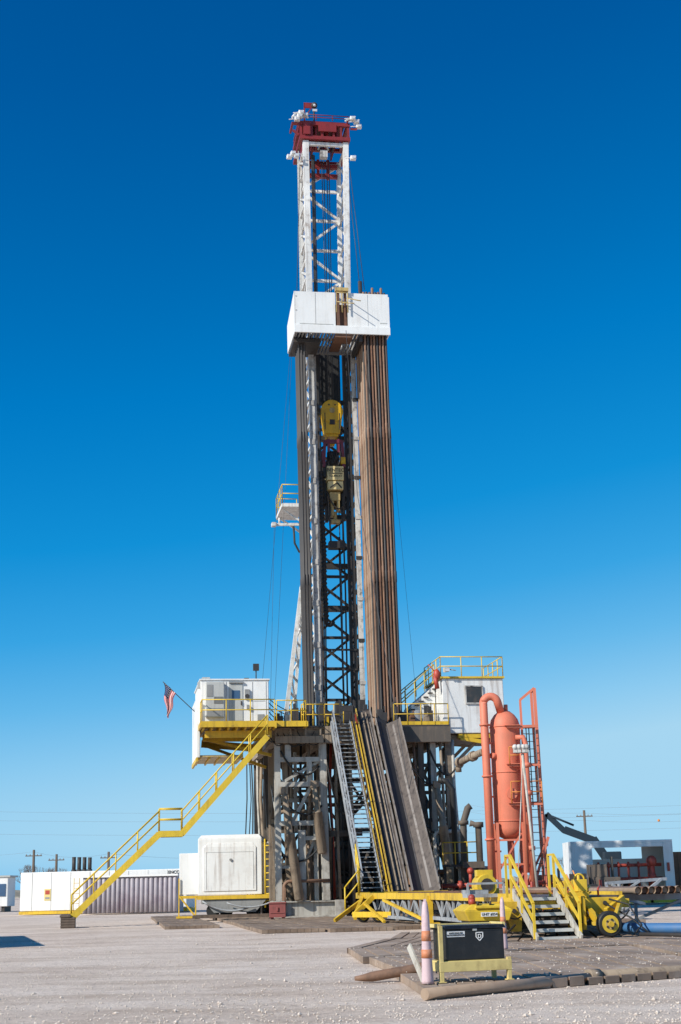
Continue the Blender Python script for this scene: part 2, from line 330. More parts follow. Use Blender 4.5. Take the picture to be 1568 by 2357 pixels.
for p,dx in (((-1.1,3.5,46.7),1),((-1.0,3.5,46.95),1),((-.75,3.6,46.85),1),((-1.25,3.6,46.55),1),((2.15,3.5,46.75),1),((2.4,3.6,46.6),1),((2.55,3.7,46.35),1),((-1.2,3.7,44.3),-1),((-1.0,3.7,44.15),-1),((2.15,3.7,44.2),1),((-1.35,4.4,44.45),-1)):
    flood(p,th,dx)
B().path(arc((-.9,3.6,46.6),.5,20,170,8),.06).part('lamp_arm',th,white)
B().path(arc((2.2,3.6,46.4),.45,10,140,8),.06).part('lamp_arm',th,white)
# racking board
b=B(); b.box(-1.76,.55,1.0,1.06,32.25,34.25); b.box(1.27,3.6,1.0,1.06,32.25,34.25)
b.hexa([(-1.8,1,31.78),(-1.74,1,31.78),(-1.74,4.4,31.78),(-1.8,4.4,31.78),(-1.8,1,34.25),(-1.74,1,34.25),(-1.74,4.4,33.5),(-1.8,4.4,33.5)])
b.box(3.6,3.66,1,4.2,31.85,34.1)
ww=b.part('racking_board',th,white)
B().box(-1.8,3.66,.9,1.0,31.75,32.18).box(-1.8,3.66,.98,1.04,32.18,32.24).part('lower_rim',th,white,parent=ww)
b=B()
for i in range(28):
    x=-1.68+i*.19
    if .5<x<1.25: continue
    b.box(x,x+.085,1.1,4.3,31.84,31.98)
b.box(-1.72,3.58,1.06,1.2,31.99,32.1); b.box(-1.72,3.58,2.6,2.75,31.99,32.1); b.box(-1.72,2.0,4.3,4.45,31.8,32.1)
b.part('finger',th,greym,parent=ww)
b=B(); b.box(.62,1.2,.95,4.2,31.9,32.1); b.box(.62,.8,1.0,1.1,32.1,34.3); b.box(1.05,1.2,1.02,1.1,32.1,34.4); b.box(.55,1.27,1.2,1.3,32.1,33.6); b.box(.5,1.5,1.0,2.0,31.55,31.8)
b.part('diving_board',th,rust,parent=ww)
b=B().rail([(.6,.85,33.0),(1.25,.85,33.0)],h=1.2,sp=.3,r=.035); b.tube((.9,.9,33.6),(1.5,.2,33.3),.03,6); b.tube((1.2,.9,33.9),(1.9,.3,33.5),.03,6); b.box(.55,1.3,.8,1.1,34.3,34.5); b.part('gate',th,tanyel,parent=ww)
for z in (33.95,33.1): B().box(-1.72,-1.64,.985,.999,z-.02,z+.02).part('hinge',th,greym,parent=ww)
for q in ((-1.5,.4,32.28,32.32),(3.1,3.5,32.45,32.5),(-.6,-.585,32.3,34.2),(2.4,2.415,32.3,34.2)): B().box(q[0],q[1],.987,.999,q[2],q[3]).part('seam',th,greyl,parent=ww)
B().box(-1.75,-.2,1.9,4.3,31.55,31.75).part('beam',th,dark,parent=ww); B().box(1.9,2.1,1.2,4.3,31.4,31.75).part('beam',th,dark,parent=ww)
b=B(); b.beam((-1.0,6,18.2),(-1.95,6,11.3),.22); b.beam((-.8,6.8,18.2),(-1.5,7.2,10.2),.16); b.beam((-1.95,6,11.3),(-2.1,6,9.6),.24); b.zig((-1.0,6,18),(-1.95,6,11.3),(-.8,6.8,18),(-1.45,7.2,11),7,.09)
b.beam((-.62,5.2,18.3),(-1.0,6,18.2),.2); b.part('brace_leg',th,whitest)
b=B(); b.box(-2.25,-1.0,4.5,7.6,22.55,22.75); b.beam((-2.1,5,22.5),(-.8,5,21.6),.1); b.beam((-2.1,7,22.5),(-.8,7,21.6),.1)
b.beam((-2.75,5.4,21.7),(-.7,5.4,21.75),.14); b.box(-2.75,-2.5,5.2,5.6,21.6,21.8); b.tube((-2.3,5.4,21.75),(-2.3,5.4,22.1),.06)
sp_=b.part('side_platform',th,whitest)
B().rail([(-1.0,4.5,22.75),(-2.22,4.5,22.75),(-2.22,7.6,22.75),(-1.0,7.6,22.75)],h=1.1,sp=1.2).part('railing',th,yellowc,parent=sp_)
B().path([(-1.5,5.3,21.6),(-1.45,5.3,20.6),(-1.2,5.3,20.1),(-.8,5.3,20.0)],.06).part('hose',th,black,parent=sp_)
# ------------------------------------------------------------------ cables
def wire(name,pts,label,r=.02,fr=RIG,group=None,mat=cable):
    return B().path(pts,r,5).top(name,label,'cable',mat,org=pts[0],fr=fr,group=group)
for x in (.55,.68,.88,1.02): wire('hoisting_line',[(x,5,45.6),(x*.6+.3,4.9,28.9)],'dark steel wire line from crown to travelling block',.026,group='hoisting lines')
wire('guy_cable',[(2.1,3.9,43.7),(2.55,2.6,35.2)],'thin black cable running down the mast side')
wire('guy_cable',[(2.0,4.2,43.7),(2.35,2.6,34.5)],'thin black cable running down the mast side')
wire('guy_cable',[(-.9,4.2,44),(-1.3,4,34)],'thin black cable running down the mast side')
wire('guy_cable',[(3.6,3,31.8),(5.4,6,12.6)],'thin steel cable from racking board to cabin roof',.008)
wire('guy_cable',[(-1.7,4,31.6),(-3.4,6,11.8)],'thin steel cable from racking board to cabin roof',.009)
wire('guy_cable',[(-1.6,4,31.6),(-2.6,7,10.5)],'thin steel cable beside the mast',.009)
wire('guy_cable',[(-2.6,5.4,21.6),(-2.9,6,10.5)],'thin steel cable hanging from side platform arm',.009)
wire('guy_cable',[(1.1,.8,31.9),(1.3,-.3,22),(2.9,-4,5.5),(3.2,-6,2)],'thin steel winch cable hanging down to the ramp',.016)
wire('winch_line',[(1.0,4.5,20.8),(1.05,4.5,10)],'dark steel pipe string hanging to drill floor',.06)
# travelling block
tb=Th('travelling_block','yellow travelling block hanging on hoisting lines','travelling block',(.75,4.8,27))
def disc_y(b,cx,cz,rx,rz,y0,y1,n=24,top=1):
    vs0=[];vs1=[]
    for i in range(n):
        a=2*math.pi*i/n; x=cx+rx*math.cos(a); z=cz+rz*math.sin(a)
        vs0.append(b.bm.verts.new((x,y0,z))); vs1.append(b.bm.verts.new((x,y1,z)))
    b.bm.faces.new(vs0); b.bm.faces.new(vs1[::-1])
    for i in range(n): b.bm.faces.new((vs0[i],vs0[(i+1)%n],vs1[(i+1)%n],vs1[i]))
b=B(); disc_y(b,.75,28.3,.66,.72,4.4,5.2); b.hexa([(.3,4.45,26.95),(1.2,4.45,26.95),(1.2,5.15,26.95),(.3,5.15,26.95),(.12,4.43,28.2),(1.38,4.43,28.2),(1.38,5.18,28.2),(.12,5.18,28.2)]); b.box(.4,1.1,4.5,5.1,26.8,26.95)
bo=b.part('housing',tb,blockyel,bev=.04)
b=B(); disc_y(b,.75,28.35,.16,.16,4.36,4.4); b.part('hub',tb,tanyel); B().box(.6,.9,4.39,4.43,27.5,27.8).part('nameplate',tb,dark); B().box(.3,.35,4.39,4.43,27.2,28.2).part('slot',tb,dark);B().box(1.15,1.2,4.39,4.43,27.2,28.2).part('slot',tb,dark)
for sx in (-.18,.18): B().tube((.75+sx,4.43,28.7),(.75+sx,4.38,28.7),.05,8).part('bolt',tb,dark)
b=B(); b.path(arc((.75,4.8,26.75),.3,180,360,8),.09); b.tube((.75,4.8,26.5),(.75,4.8,26.3),.16,10); b.part('hook',tb,blockyel)
td=Th('top_drive','top drive with cream gearbox and dark red bail frame','top drive',(.8,4.8,24))
b=B()
b.beam((.28,4.4,26.5),(.2,4.4,24.9),.16); b.beam((1.28,4.4,26.5),(1.36,4.4,24.9),.16); b.beam((.28,4.4,26.45),(1.28,4.4,26.45),.2); b.beam((.5,4.4,26.6),(.5,4.4,25.8),.14); b.beam((1.06,4.4,26.6),(1.06,4.4,25.8),.14); b.box(.1,.24,4.3,5,25.3,25.9)
b.part('bail',td,maroon)
b=B(); b.tube((.8,4.8,24.85),(.8,4.8,25.9),.36,14); b.box(.35,1.25,4.7,5.3,24.9,25.3)
b.box(.15,.34,4.4,4.7,24.3,25.1); b.box(1.3,1.5,4.5,4.9,23.2,25); b.box(.1,.33,4.6,5.1,22.8,24.2); b.box(.0,1.6,4.9,5.3,22.6,25.4)
for i in range(14):
    x=.2+random.random()*1.1; b.path(sag((x,4.35,24.9+random.random()),(x+random.uniform(-.4,.4),4.35,25.0+random.random()),.2,5),.035,5)
b.part('motor',td,dark)
B().box(1.2,1.45,4.3,4.6,25.1,25.5).part('valve',td,blockyel)
gb=B().box(.34,1.30,4.1,5.0,24.05,24.9).box(.38,1.26,4.12,5.0,23.5,24.0).part('gearbox',td,cream,bev=.03)
text('BENTEC',.27,(.82,4.085,24.64),'lettering',td,black,parent=gb); text('TD-500-XT',.16,(.82,4.085,24.3),'lettering',td,black,parent=gb)
B().box(.42,1.22,4.07,4.095,24.44,24.48).part('trim',td,black,parent=gb); B().beam((.5,4.1,23.6),(.9,4.1,23.9),.06).beam((.9,4.08,23.9),(1.15,4.08,23.6),.06).part('bracket',td,dark,parent=gb)
b=B(); b.box(.5,1.1,4.3,4.9,22.9,23.4); b.box(.55,.72,4.3,4.8,22.0,22.9); b.box(.9,1.06,4.3,4.8,22.3,22.9); b.tube((.82,4.6,21.6),(.82,4.6,22.3),.12,10); b.box(.55,1.08,4.35,4.8,21.6,21.8)
b.part('pipe_handler',td,tanyel,bev=.02)
b=B(); b.tube((.4,4.3,23.3),(.5,4.3,20.4),.05); b.tube((1.22,4.3,23.3),(1.2,4.3,20.4),.05); b.box(.4,1.3,4.2,4.8,20.1,20.5); b.box(1.2,1.38,4.4,4.8,21.8,23.2); b.path(sag((.3,4.15,23.4),(1.4,4.15,22.8),.7,8),.04,6); b.box(.25,.42,4.5,4.8,21.7,22.6)
b.part('elevator_link',td,dark)
pts=[];rs=[]
for i in range(150):
    z=24.6-i*.058; x=.0+.12*(i/150)+.02*math.sin(i*.1); pts.append((x,4.35,z)); rs.append(.17 if i%4<2 else .13)
for i in range(12):
    a=i/11*math.pi; pts.append((.12+.2-.2*math.cos(a),4.35,15.9-.2*math.sin(a))); rs.append(.12)
B().path(pts,rs,10).top('service_hose','black corrugated service hose looping below top drive','hose',black,org=(0,4.35,24.6))
# ------------------------------------------------------------------ drill pipes
def pipe_mesh(mat,rr=.06):
    p=[];r=[]
    for z0 in (0,8.2,16.4,24.5):
        for dz,q in ((-.35,rr),(-.3,rr*1.32),(.25,rr*1.32),(.32,rr)):
            z=z0+dz
            if z<0 and z0==0: z=0
            if p and z<=p[-1][2]: z=p[-1][2]+.01
            p.append((0,0,z)); r.append(q)
    me=B().path(p,r,10).mesh('drill_pipe'); me.materials.append(mat); return me
pm={k:pipe_mesh(m) for k,m in (('rusty brown',rust),('dark grey',pdark),('pale tan',rustl),('brown',rustm))}
def stand(x,y,kind,h=0):
    o=bpy.data.objects.new('drill_pipe',pm[kind]); COL.objects.link(o)
    o.matrix_world=RIG@Matrix.Translation((x,y,9.66+h))@Matrix.Rotation(-.0068,4,'Y')
    o['label']=kind+' drill pipe stand racked upright on drill floor'; o['category']='drill pipe'; o['group']='drill pipes racked in the mast'
for j in range(4):
    for i in range(3):
        stand(-1.26+i*.16,2.3+j*.42,'dark grey',0)
seq=['brown','dark grey','rusty brown','brown','dark grey','rusty brown','brown','dark grey']
for j in range(14):
    for i in range(8):
        if j>1 and i>1: continue
        k=seq[i] if j<1 else ('dark grey' if j<2 else random.choice(['pale tan','pale tan','brown']))  # side rows take a lighter tan pipe colour than the front row
        stand(2.42+i*.172+random.uniform(-.012,.012)-(.05 if j%2 else 0),1.35+j*.195,k,.3 if (j<1 and i in(3,6)) else random.random()*.05)
B().tube((2.5,2.6,9.7),(2.3,2.6,35.7),.12,12).top('drill_collar','thick dark drill collar standing above racking board','drill collar',pdark,org=(2.5,2.6,9.7))
# ------------------------------------------------------------------ SUBSTRUCTURE
th=Th('rig_substructure','muddy grey steel rig substructure carrying the drill floor','substructure',(1,5,0))
b=B()
for y in (.2,7,13):
    b.ibeam((-3.5,y,9.15),(5.9,y,9.15),.35,.8)
for x in (-3.3,-.8,1.6,4.2,5.7): b.ibeam((x,.4,9.1),(x,12.8,9.1),.35,.7)
for i in range(12): b.box(-3.3+i*.78,-3.2+i*.78,-.02,.02,8.8,9.5)
b.part('floor_beam',th,muddy)
fl=B().box(-3.6,5.9,-.1,13,9.56,9.64).part('drill_floor',th,dark)
b=B(); b.ibeam((-3.25,.3,.55),(.1,.3,.55),.4,.75); b.ibeam((-3.25,3.5,.55),(.1,3.5,.55),.4,.75); b.ibeam((-3.1,.5,.55),(-3.1,3.3,.55),.35,.7); b.ibeam((-.1,.5,.55),(-.1,3.3,.55),.35,.7); b.box(-3.4,.2,-.1,.9,.14,.2)
b.box(-3.35,-2.9,-.05,.1,.2,.95); b.box(-.35,.1,-.05,.1,.2,.95)
b.part('base_frame',th,greyst)
def col(x0,z0,x1,z1,y,w,mat): return B().ibeam((x0,y,z0),(x1,y,z1),w,w*1.1,up=(0,1,0)).part('column',th,mat)
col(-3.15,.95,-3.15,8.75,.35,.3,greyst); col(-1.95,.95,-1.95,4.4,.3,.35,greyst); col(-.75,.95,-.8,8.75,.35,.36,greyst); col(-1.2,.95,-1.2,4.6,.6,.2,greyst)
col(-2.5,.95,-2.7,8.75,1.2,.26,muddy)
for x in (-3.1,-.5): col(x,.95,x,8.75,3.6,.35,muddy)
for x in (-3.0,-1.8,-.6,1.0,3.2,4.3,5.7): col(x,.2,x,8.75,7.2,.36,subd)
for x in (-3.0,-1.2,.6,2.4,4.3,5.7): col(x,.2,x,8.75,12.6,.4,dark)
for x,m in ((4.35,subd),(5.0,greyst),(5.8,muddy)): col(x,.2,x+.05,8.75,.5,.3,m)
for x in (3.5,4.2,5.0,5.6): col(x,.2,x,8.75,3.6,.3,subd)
b=B()
for z in (7.95,6.7,4.75): b.beam((-3.15,.3,z),(-.8,.3,z),.24)
b.beam((-3.1,.4,6.7),(-.9,.4,7.9),.14); b.beam((-3.1,3.6,5),(-.6,3.6,8),.16); b.beam((-3.1,.4,4.7),(-3.1,3.6,6.9),.16)
b.beam((-1.9,.25,4.0),(-1.2,.25,4.0),.2); b.beam((-2.6,.3,7.9),(-2.6,.3,8.7),.3); b.beam((-1.5,.3,6.8),(-1.5,.3,7.9),.25)
b.beam((-2.4,.5,4.8),(-1.4,.5,6.6),.16); b.beam((-2.0,.5,2.4),(-.9,.5,4.6),.12); b.beam((-3.1,.5,2.6),(-2.1,.5,2.6),.15)
b.beam((-2.5,2.2,1),(-.7,2.2,4.6),.14); b.beam((-3,2.2,6.0),(-.6,2.2,6.0),.2); b.beam((-2.0,2.2,4.4),(-2.0,2.2,8.5),.16)
b.part('cross_member',th,greyst)
b=B()
for y in (3.6,7.2,12.6):
    for (x0,x1) in ((-3,-.6),(4.3,5.7)) + (((-.6,2.0),(2.0,4.3)) if y>10 else ()):
        b.beam((x0,y,1),(x1,y,4.6),.16); b.beam((x1,y,1.02),(x0,y,4.6),.16); b.beam((x0,y,4.8),(x1,y,4.8),.2); b.beam((x0,y,5),(x1,y,8.5),.16); b.beam((x1,y,5),(x0,y,8.5),.15); b.beam((x0,y,2.8),(x1,y,2.8),.15); b.beam((x0,y,6.8),(x1,y,6.8),.15)
for z in (2,3.4,4.8,6.2,7.6): b.beam((4.3,.5,z),(5.8,.5,z),.18)
b.beam((4.3,.5,2),(5.8,.5,4.8),.14); b.beam((5.8,.5,4.8),(4.3,.5,7.6),.14); b.beam((4.3,.5,4.8),(5.8,.5,7.6),.13); b.beam((5.8,.5,2),(4.3,.5,4.8),.13)
for x in (-3.1,4.2,5.7): b.beam((x,3.8,1),(x,7.2,8.5),.2); b.beam((x,7.2,1),(x,12.6,8.5),.2); b.beam((x,.6,1),(x,3.6,5),.16); b.beam((x,3.6,5),(x,.6,8.5),.16)
b.beam((-.6,7.2,8.2),(4.3,7.2,8.2),.4); b.beam((-.5,3.6,8.4),(1.6,8,5.5),.2); b.beam((4.2,3.6,8.4),(1.9,8,5.5),.2)
b.beam((-.4,.4,4.2),(1.5,3,4.3),.3); b.box(-.3,4.2,6.5,6.9,2.6,3.0); b.beam((3.3,3,.2),(4.2,3,8.5),.2); b.beam((-.4,7,6),(4.2,7,6),.2)
b.part('diagonal_brace',th,subd)
def ram(p,q,r,mat=muddy):
    p=V(p);q=V(q); b=B().path([p,p.lerp(q,.02),p.lerp(q,.6),p.lerp(q,.605),p.lerp(q,.62),q],[r*.7,r,r,r*1.12,r*.72,r*.65],12)
    b.box(q.x-.18,q.x+.18,q.y-.15,q.y+.15,q.z-.1,q.z+.25); b.part('hydraulic_ram',th,mat)
ram((-2.15,-.0,.95),(-2.85,0,6.3),.24); ram((-.95,-.05,3.2),(-1.3,-.05,6.6),.24); ram((5.7,.0,1.3),(5.1,0,6.5),.24); ram((-1.0,3,.9),(-1.6,3,5.6),.2); ram((.4,5,1),(-.1,5,6.5),.22)
B().box(-.7,.15,-.16,-.12,8.75,9.6).part('fascia',th,muddy); B().box(3.2,5.9,-.2,-.12,8.75,9.55).part('fascia',th,subd); B().box(-3.3,-.8,-.2,-.12,8.75,9.1).part('fascia',th,muddy)
B().rail([(2.95,-.05,9.64),(5.85,-.05,9.64)],h=1.1,sp=.7,kick=1).part('railing',th,yellow)
B().rail([(.3,-.05,9.64),(-.7,-.05,9.64),(-1.9,-.05,9.64)],h=1.1,sp=.5).part('railing',th,yellow)
eq=Th('iron_roughneck','dark greasy pipe handling machine on the drill floor','machine',(1,3,9.65))
b=B(); b.box(-.5,.2,2.6,3.4,9.65,10.7); b.box(.3,.6,2.4,3,9.65,11.2); b.tube((1.3,4,9.65),(1.3,4,10.6),.25,10); b.box(1.6,1.9,2.5,3,9.65,11.3); b.beam((.4,2.6,11),(1.4,2.6,10.4),.1)
for i in range(8):
    x=-1.5+i*.5; b.path(sag((x,2,10.3+random.random()*.6),(x+.5,2,10+random.random()*.6),.2,5),.04,5)
b.part('frame',eq,dark)
B().box(-.45,-.1,2.5,2.6,9.9,10.4).part('guard',eq,yellow); B().tube((.8,2.5,9.7),(.8,2.5,10.9),.06).part('handle',eq,yellow)
B().box(1.05,1.4,2.2,2.5,10.0,10.6).part('cover',eq,redp)
for (x,y,w_,h_,m) in ((-1.9,.6,.5,1.0,dark),(-2.7,.5,.35,.8,greyst),(3.4,.9,.6,.8,dark),(4.3,1,.5,.9,bluegrey),(5.0,1.1,.3,1.1,dark),(-1.35,.7,.25,.9,dark),(-.9,.6,.4,1.3,pdark),(2.2,.5,.5,.9,pdark),(3.0,.6,.3,1.3,pdark),(-3.2,.4,.4,.7,dark),(3.95,.5,.25,.7,rust),(-2.3,.3,.3,1.2,dark),(.4,.6,.5,1.1,pdark),(1.5,.9,.4,1.2,dark),(4.7,.4,.25,.6,muddy)):
    b=B(); b.box(x,x+w_,y,y+.5,9.65,9.65+h_*.8); b.box(x+.05,x+w_*.6,y+.05,y+.4,9.65+h_*.8,9.65+h_); b.tube((x+w_*.8,y+.2,9.65+h_*.8),(x+w_*.8,y+.2,9.65+h_*1.2),.03)
    b.beam((x,y-.02,9.9),(x+w_,y-.02,9.9),.04); b.top('equipment_cabinet','small steel equipment cabinet standing on drill floor','cabinet',m,org=(x,y,9.65),bev=.02)
th2=Th('blowout_preventer','dark stacked blowout preventer under the drill floor','blowout preventer',(1.3,7,0))
b=B(); z=.2
for r,h in ((.5,.5),(.62,.12),(.45,.7),(.65,.12),(.45,.6),(.65,.14),(.6,1.2),(.4,.4),(.3,2.8)):
    b.tube((1.3,6.4,z),(1.3,6.4,z+h),r,16); z+=h
for zz_ in (1.2,2.1): b.tube((.2,6.4,zz_),(2.4,6.4,zz_),.28,12)
b.part('stack',th2,dark)
def junk(name,label,cat,x,y,w_,d,h,m,fr=RIG):
    b=B(); b.box(x,x+w_,y,y+d,.15,.35); b.box(x+.05,x+w_-.05,y+.05,y+d-.05,.35,h*.75); b.box(x+.15,x+w_*.6,y+.1,y+d*.7,h*.75,h); b.tube((x+w_*.8,y+d*.4,h*.75),(x+w_*.8,y+d*.4,h*1.15),.07)
    for i in range(3): b.beam((x+w_*(.2+.3*i),y+.03,.4),(x+w_*(.2+.3*i),y+.03,h*.7),.06)
    b.path(sag((x,y-.1,h*.8),(x+w_,y-.1,h*.6),h*.4,8),.05,6); b.top(name,label,cat,m,org=(x,y,0),fr=fr,bev=.02)
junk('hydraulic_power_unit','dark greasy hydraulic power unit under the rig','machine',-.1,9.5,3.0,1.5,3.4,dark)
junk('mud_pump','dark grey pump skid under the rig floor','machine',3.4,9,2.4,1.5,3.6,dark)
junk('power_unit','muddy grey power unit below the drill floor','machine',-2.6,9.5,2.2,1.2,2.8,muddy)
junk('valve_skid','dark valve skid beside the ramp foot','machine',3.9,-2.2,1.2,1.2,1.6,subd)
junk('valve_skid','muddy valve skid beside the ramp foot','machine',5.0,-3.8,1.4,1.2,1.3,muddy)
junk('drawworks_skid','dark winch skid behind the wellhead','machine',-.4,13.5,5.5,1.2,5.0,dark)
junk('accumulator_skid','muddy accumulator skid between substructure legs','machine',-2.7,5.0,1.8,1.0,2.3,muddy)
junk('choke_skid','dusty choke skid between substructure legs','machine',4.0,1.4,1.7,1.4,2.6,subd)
for i,(x,y,r,m) in enumerate(((-3.95,9,.035,black),(-3.8,9,.03,black),(-3.7,9,.04,black),(-3.35,9,.07,greyst),(-3.1,9,.1,muddy),(-2.9,9.2,.05,greyst),(-2.65,9,.08,greyst),(.35,1.2,.05,black),(.6,1.2,.06,dark),(.75,1.2,.09,muddy),(-.35,1.2,.04,black),(-.1,2,.07,redp),(3.5,1,.06,black),(3.7,1.5,.09,muddy),(4.7,.2,.05,black),(5.4,.2,.08,muddy),(4.55,2,.1,greyst),(3.9,4,.08,muddy),(-1.7,2,.07,black),(-2.2,2.4,.09,muddy),(3.3,.2,.07,dark),(5.15,1,.06,black),(6.1,.4,.1,greyst),(6.3,1,.06,black),(.0,.6,.08,muddy),(3.0,2.4,.09,rustm),(-1.45,1.0,.08,rustl),(4.0,.3,.07,rustm))):
    B().path([(x,y,8.9),(x+.1*math.sin(i),y,6.5),(x-.12*math.cos(i),y,4),(x+.05,y+.1,.2)],r,7).top('hanging_hose','hose hanging from drill floor to the ground','hose',m,org=(x,y,8.9),group='hoses under the drill floor')
for i,(p,q,s_) in enumerate((((-.6,.2,7.8),(.6,.4,5.5),1.2),((3.3,0,8.5),(5.6,.2,6.8),.9),((4.0,.1,5.2),(6.0,.2,4.6),.8),((-3.1,.1,6.2),(-.9,.1,5.6),.7),((-2.9,.1,3.2),(-.9,.1,3.8),.6),((3.6,.4,3.2),(5.8,.4,2.6),.7),((3.4,.1,7.0),(4.6,.1,5.8),1.4),((4.8,.1,8.4),(6.3,.2,7.6),.9),((-3.0,.1,8.4),(-1.0,.1,7.6),.8),((5.0,.1,3.6),(6.4,.1,3.0),1.0))):
    B().path(sag(p,q,s_,10),.05,7).top('looped_hose','black rubber hose looping between substructure legs','hose',black,org=p,group='looped hoses under the floor')
for i,(x0,x1,y,z,r,m) in enumerate(((-3.0,-.7,1.6,5.4,.1,muddy),(-.5,4.2,4.5,7.2,.12,dark),(4.0,6.0,1.5,3.4,.1,dark),(4.0,6.1,1.2,5.6,.12,muddy),(-.4,1.0,2.5,1.6,.14,muddy),(3.6,6.4,.3,2.2,.12,rustm),(4.9,6.6,.1,4.2,.1,greyst),(-2.9,-.6,.15,1.9,.09,rustm))):
    B().path([(x0,y,.2),(x0,y,z-.3)]+arc((x0+.3,y,z-.3),.3,180,90,5)+[(x1,y,z)],r,9).top('steel_pipe','bent steel pipe running between substructure legs','pipe',m,org=(x0,y,0),group='pipework under the floor')
for i in range(7):
    x=-3.9+i*.35; z=9+random.random()*.5
    B().path(sag((x,.0,z),(x+.9,-.1,z-.4*random.random()),.3+.4*random.random(),8),.025,5).top('draped_cable','black cable draped along platform edge','cable',black,org=(x,0,z),group='draped cables')
for i in range(5):
    B().path(sag((-3.6,1+.3*i,11.3-.15*i),(-1.7,1.4+.2*i,10.5-.1*i),.25+.08*i,10),.025,5).top('draped_cable','black cable bundle sagging from cabin to mast','cable',black,org=(-3.6,1,11.3),group='draped cables')
# ------------------------------------------------------------------ LEFT CABIN and platform
th=Th('control_cabin','white steel driller cabin on yellow edged platform','cabin',(-5.3,2,9.7))
w1=B().box(-7.1,-3.6,-.2,5,9.8,12.0).part('wall',th,white,bev=.04)
B().box(-7.16,-3.55,-.26,5.05,11.99,12.05).part('roof',th,white)
b=B(); b.box(-7.28,-7.1,.2,4.6,8.1,11.2); b.part('side_skirt',th,white,bev=.03)
ac=B().box(-6.85,-5.92,-.6,-.2,10.05,11.85).part('air_conditioner',th,greyl,bev=.03)
b=B()
for i in range(9): b.box(-6.45,-6.0,-.63,-.6,10.75+i*.04,10.77+i*.04)
b.part('louvre',th,greym,parent=ac); B().box(-6.8,-6.5,-.62,-.6,11.1,11.7).part('panel',th,greym,parent=ac); B().box(-6.8,-6.0,-.62,-.6,10.1,10.5).part('panel',th,greym,parent=ac)
dr=B().box(-5.65,-4.95,-.24,-.2,9.9,11.8).part('door',th,greyl,bev=.01)
B().box(-5.5,-5.1,-.26,-.24,11.0,11.45).part('window',th,bluew,parent=dr); B().box(-5.05,-5.0,-.28,-.24,10.7,10.9).part('handle',th,dark,parent=dr)
for q in ((-4.85,-4.6,-.3,11.0,11.5),(-4.75,-4.62,-.35,10.5,10.7),(-4.2,-3.85,-.45,9.9,10.2),(-5.65,-4.9,-.32,11.82,11.9)): B().box(q[0],q[1],q[2],-.2,q[3],q[4]).part('fitting',th,greym)
B().tube((-4.72,-.22,11.15),(-4.72,-.32,11.15),.11,14).part('vent_fan',th,dark)
for q in ((-5.8,-5.78,9.9,11.9),(-4.45,-4.43,9.9,11.9),(-3.75,-3.73,9.9,11.9),(-4.4,-3.8,10.9,10.92)): B().box(q[0],q[1],-.215,-.2,q[2],q[3]).part('panel_seam',th,greym)
b=B(); b.tube((-4.2,.3,12.05),(-4.2,.3,12.6),.03); b.box(-4.35,-4.05,.2,.4,12.55,12.9); b.part('roof_lamp',th,dark); B().box(-4.8,-4.55,.5,.7,12.05,12.2).part('roof_vent',th,dark)
B().box(-7.0,-6.6,.2,.6,12.05,12.2).part('roof_vent',th,greyl); B().box(-7.25,-7.0,-.15,.2,11.6,11.9).part('bracket',th,greyl)
th=Th('cabin_platform','yellow edged steel platform with railing beside drill floor','platform',(-5,1,9))
b=B(); b.box(-7.15,-3.45,-1.5,-1.4,9.45,9.75); b.box(-3.4,-1.75,-1.1,-1.0,9.5,9.78); b.box(-7.2,-7.1,-1.4,5,9.45,9.7); b.box(-3.45,-3.35,-1.5,-.2,9.4,9.74); b.box(-1.8,-1.7,-1.1,0,9.5,9.75)
b.box(-7.25,-4.9,2.3,2.4,8.15,8.4); b.box(-7.3,-7.2,.1,4.8,7.9,8.1); b.box(-5.0,-4.9,.3,4.6,8.1,8.35)
b.part('edge_beam',th,yellow)
b=B(); b.box(-7.1,-3.5,-1.4,5,9.6,9.7); b.box(-3.35,-1.8,-1.0,0,9.62,9.7); b.box(-7.2,-5.0,.3,4.6,8.14,8.2); b.part('deck',th,tanyel)
b=B()
for i in range(9): b.beam((-7.0+i*.42,-1.35,9.48),(-7.0+i*.42,4.9,9.48),.08,.2)
b.beam((-6.9,-.4,9.2),(-3.5,-.4,9.2),.12,.35); b.beam((-6.9,1.6,9.2),(-3.5,1.6,9.2),.12,.35); b.beam((-6.8,4.4,9.2),(-3.5,4.4,8.9),.14,.4)
b.beam((-6.6,1.6,9.1),(-3.3,1.6,8.3),.15); b.beam((-6.6,4.4,9.1),(-3.3,4.4,7.9),.15)
for i in range(5): b.beam((-7.1+i*.5,.4,8.1),(-7.1+i*.5,4.5,8.1),.08,.12)
b.part('joist',th,yellow)
B().rail([(-7.1,-.3,9.75),(-7.1,-1.45,9.75),(-3.45,-1.45,9.75)],h=1.08,sp=1.15).part('railing',th,yellowc)
B().rail([(-3.3,-1.05,9.75),(-1.8,-1.05,9.75),(-1.8,-.1,9.75)],h=1.08,sp=.75).part('railing',th,yellowc)
th=Th('access_stairs','long yellow steel stairway with landing and handrails','stairs',(-9,-1.8,0))
top=(-3.9,9.05); l1=(-8.1,4.45); l0=(-9.2,4.45); ft=(-13.3,.62)
for y in (-2.25,-1.35):
    b=B(); b.beam((top[0],y,top[1]-.15),(l1[0],y,l1[1]-.2),.06,.3); b.beam((l1[0]+.05,y,l1[1]-.2),(l0[0]-.05,y,l0[1]-.2),.07,.28); b.beam((l0[0],y,l0[1]-.2),(ft[0],y,ft[1]-.2),.06,.3)
    b.part('stringer',th,yellowc)
b=B()
for (p,q) in ((l1,top),(ft,l0)):
    n_=int((q[1]-p[1])/.21)
    for i in range(n_+1):
        t=i/n_; x=p[0]+(q[0]-p[0])*t; z=p[1]+(q[1]-p[1])*t; b.box(x-.14,x+.12,-2.22,-1.38,z-.14,z-.11)
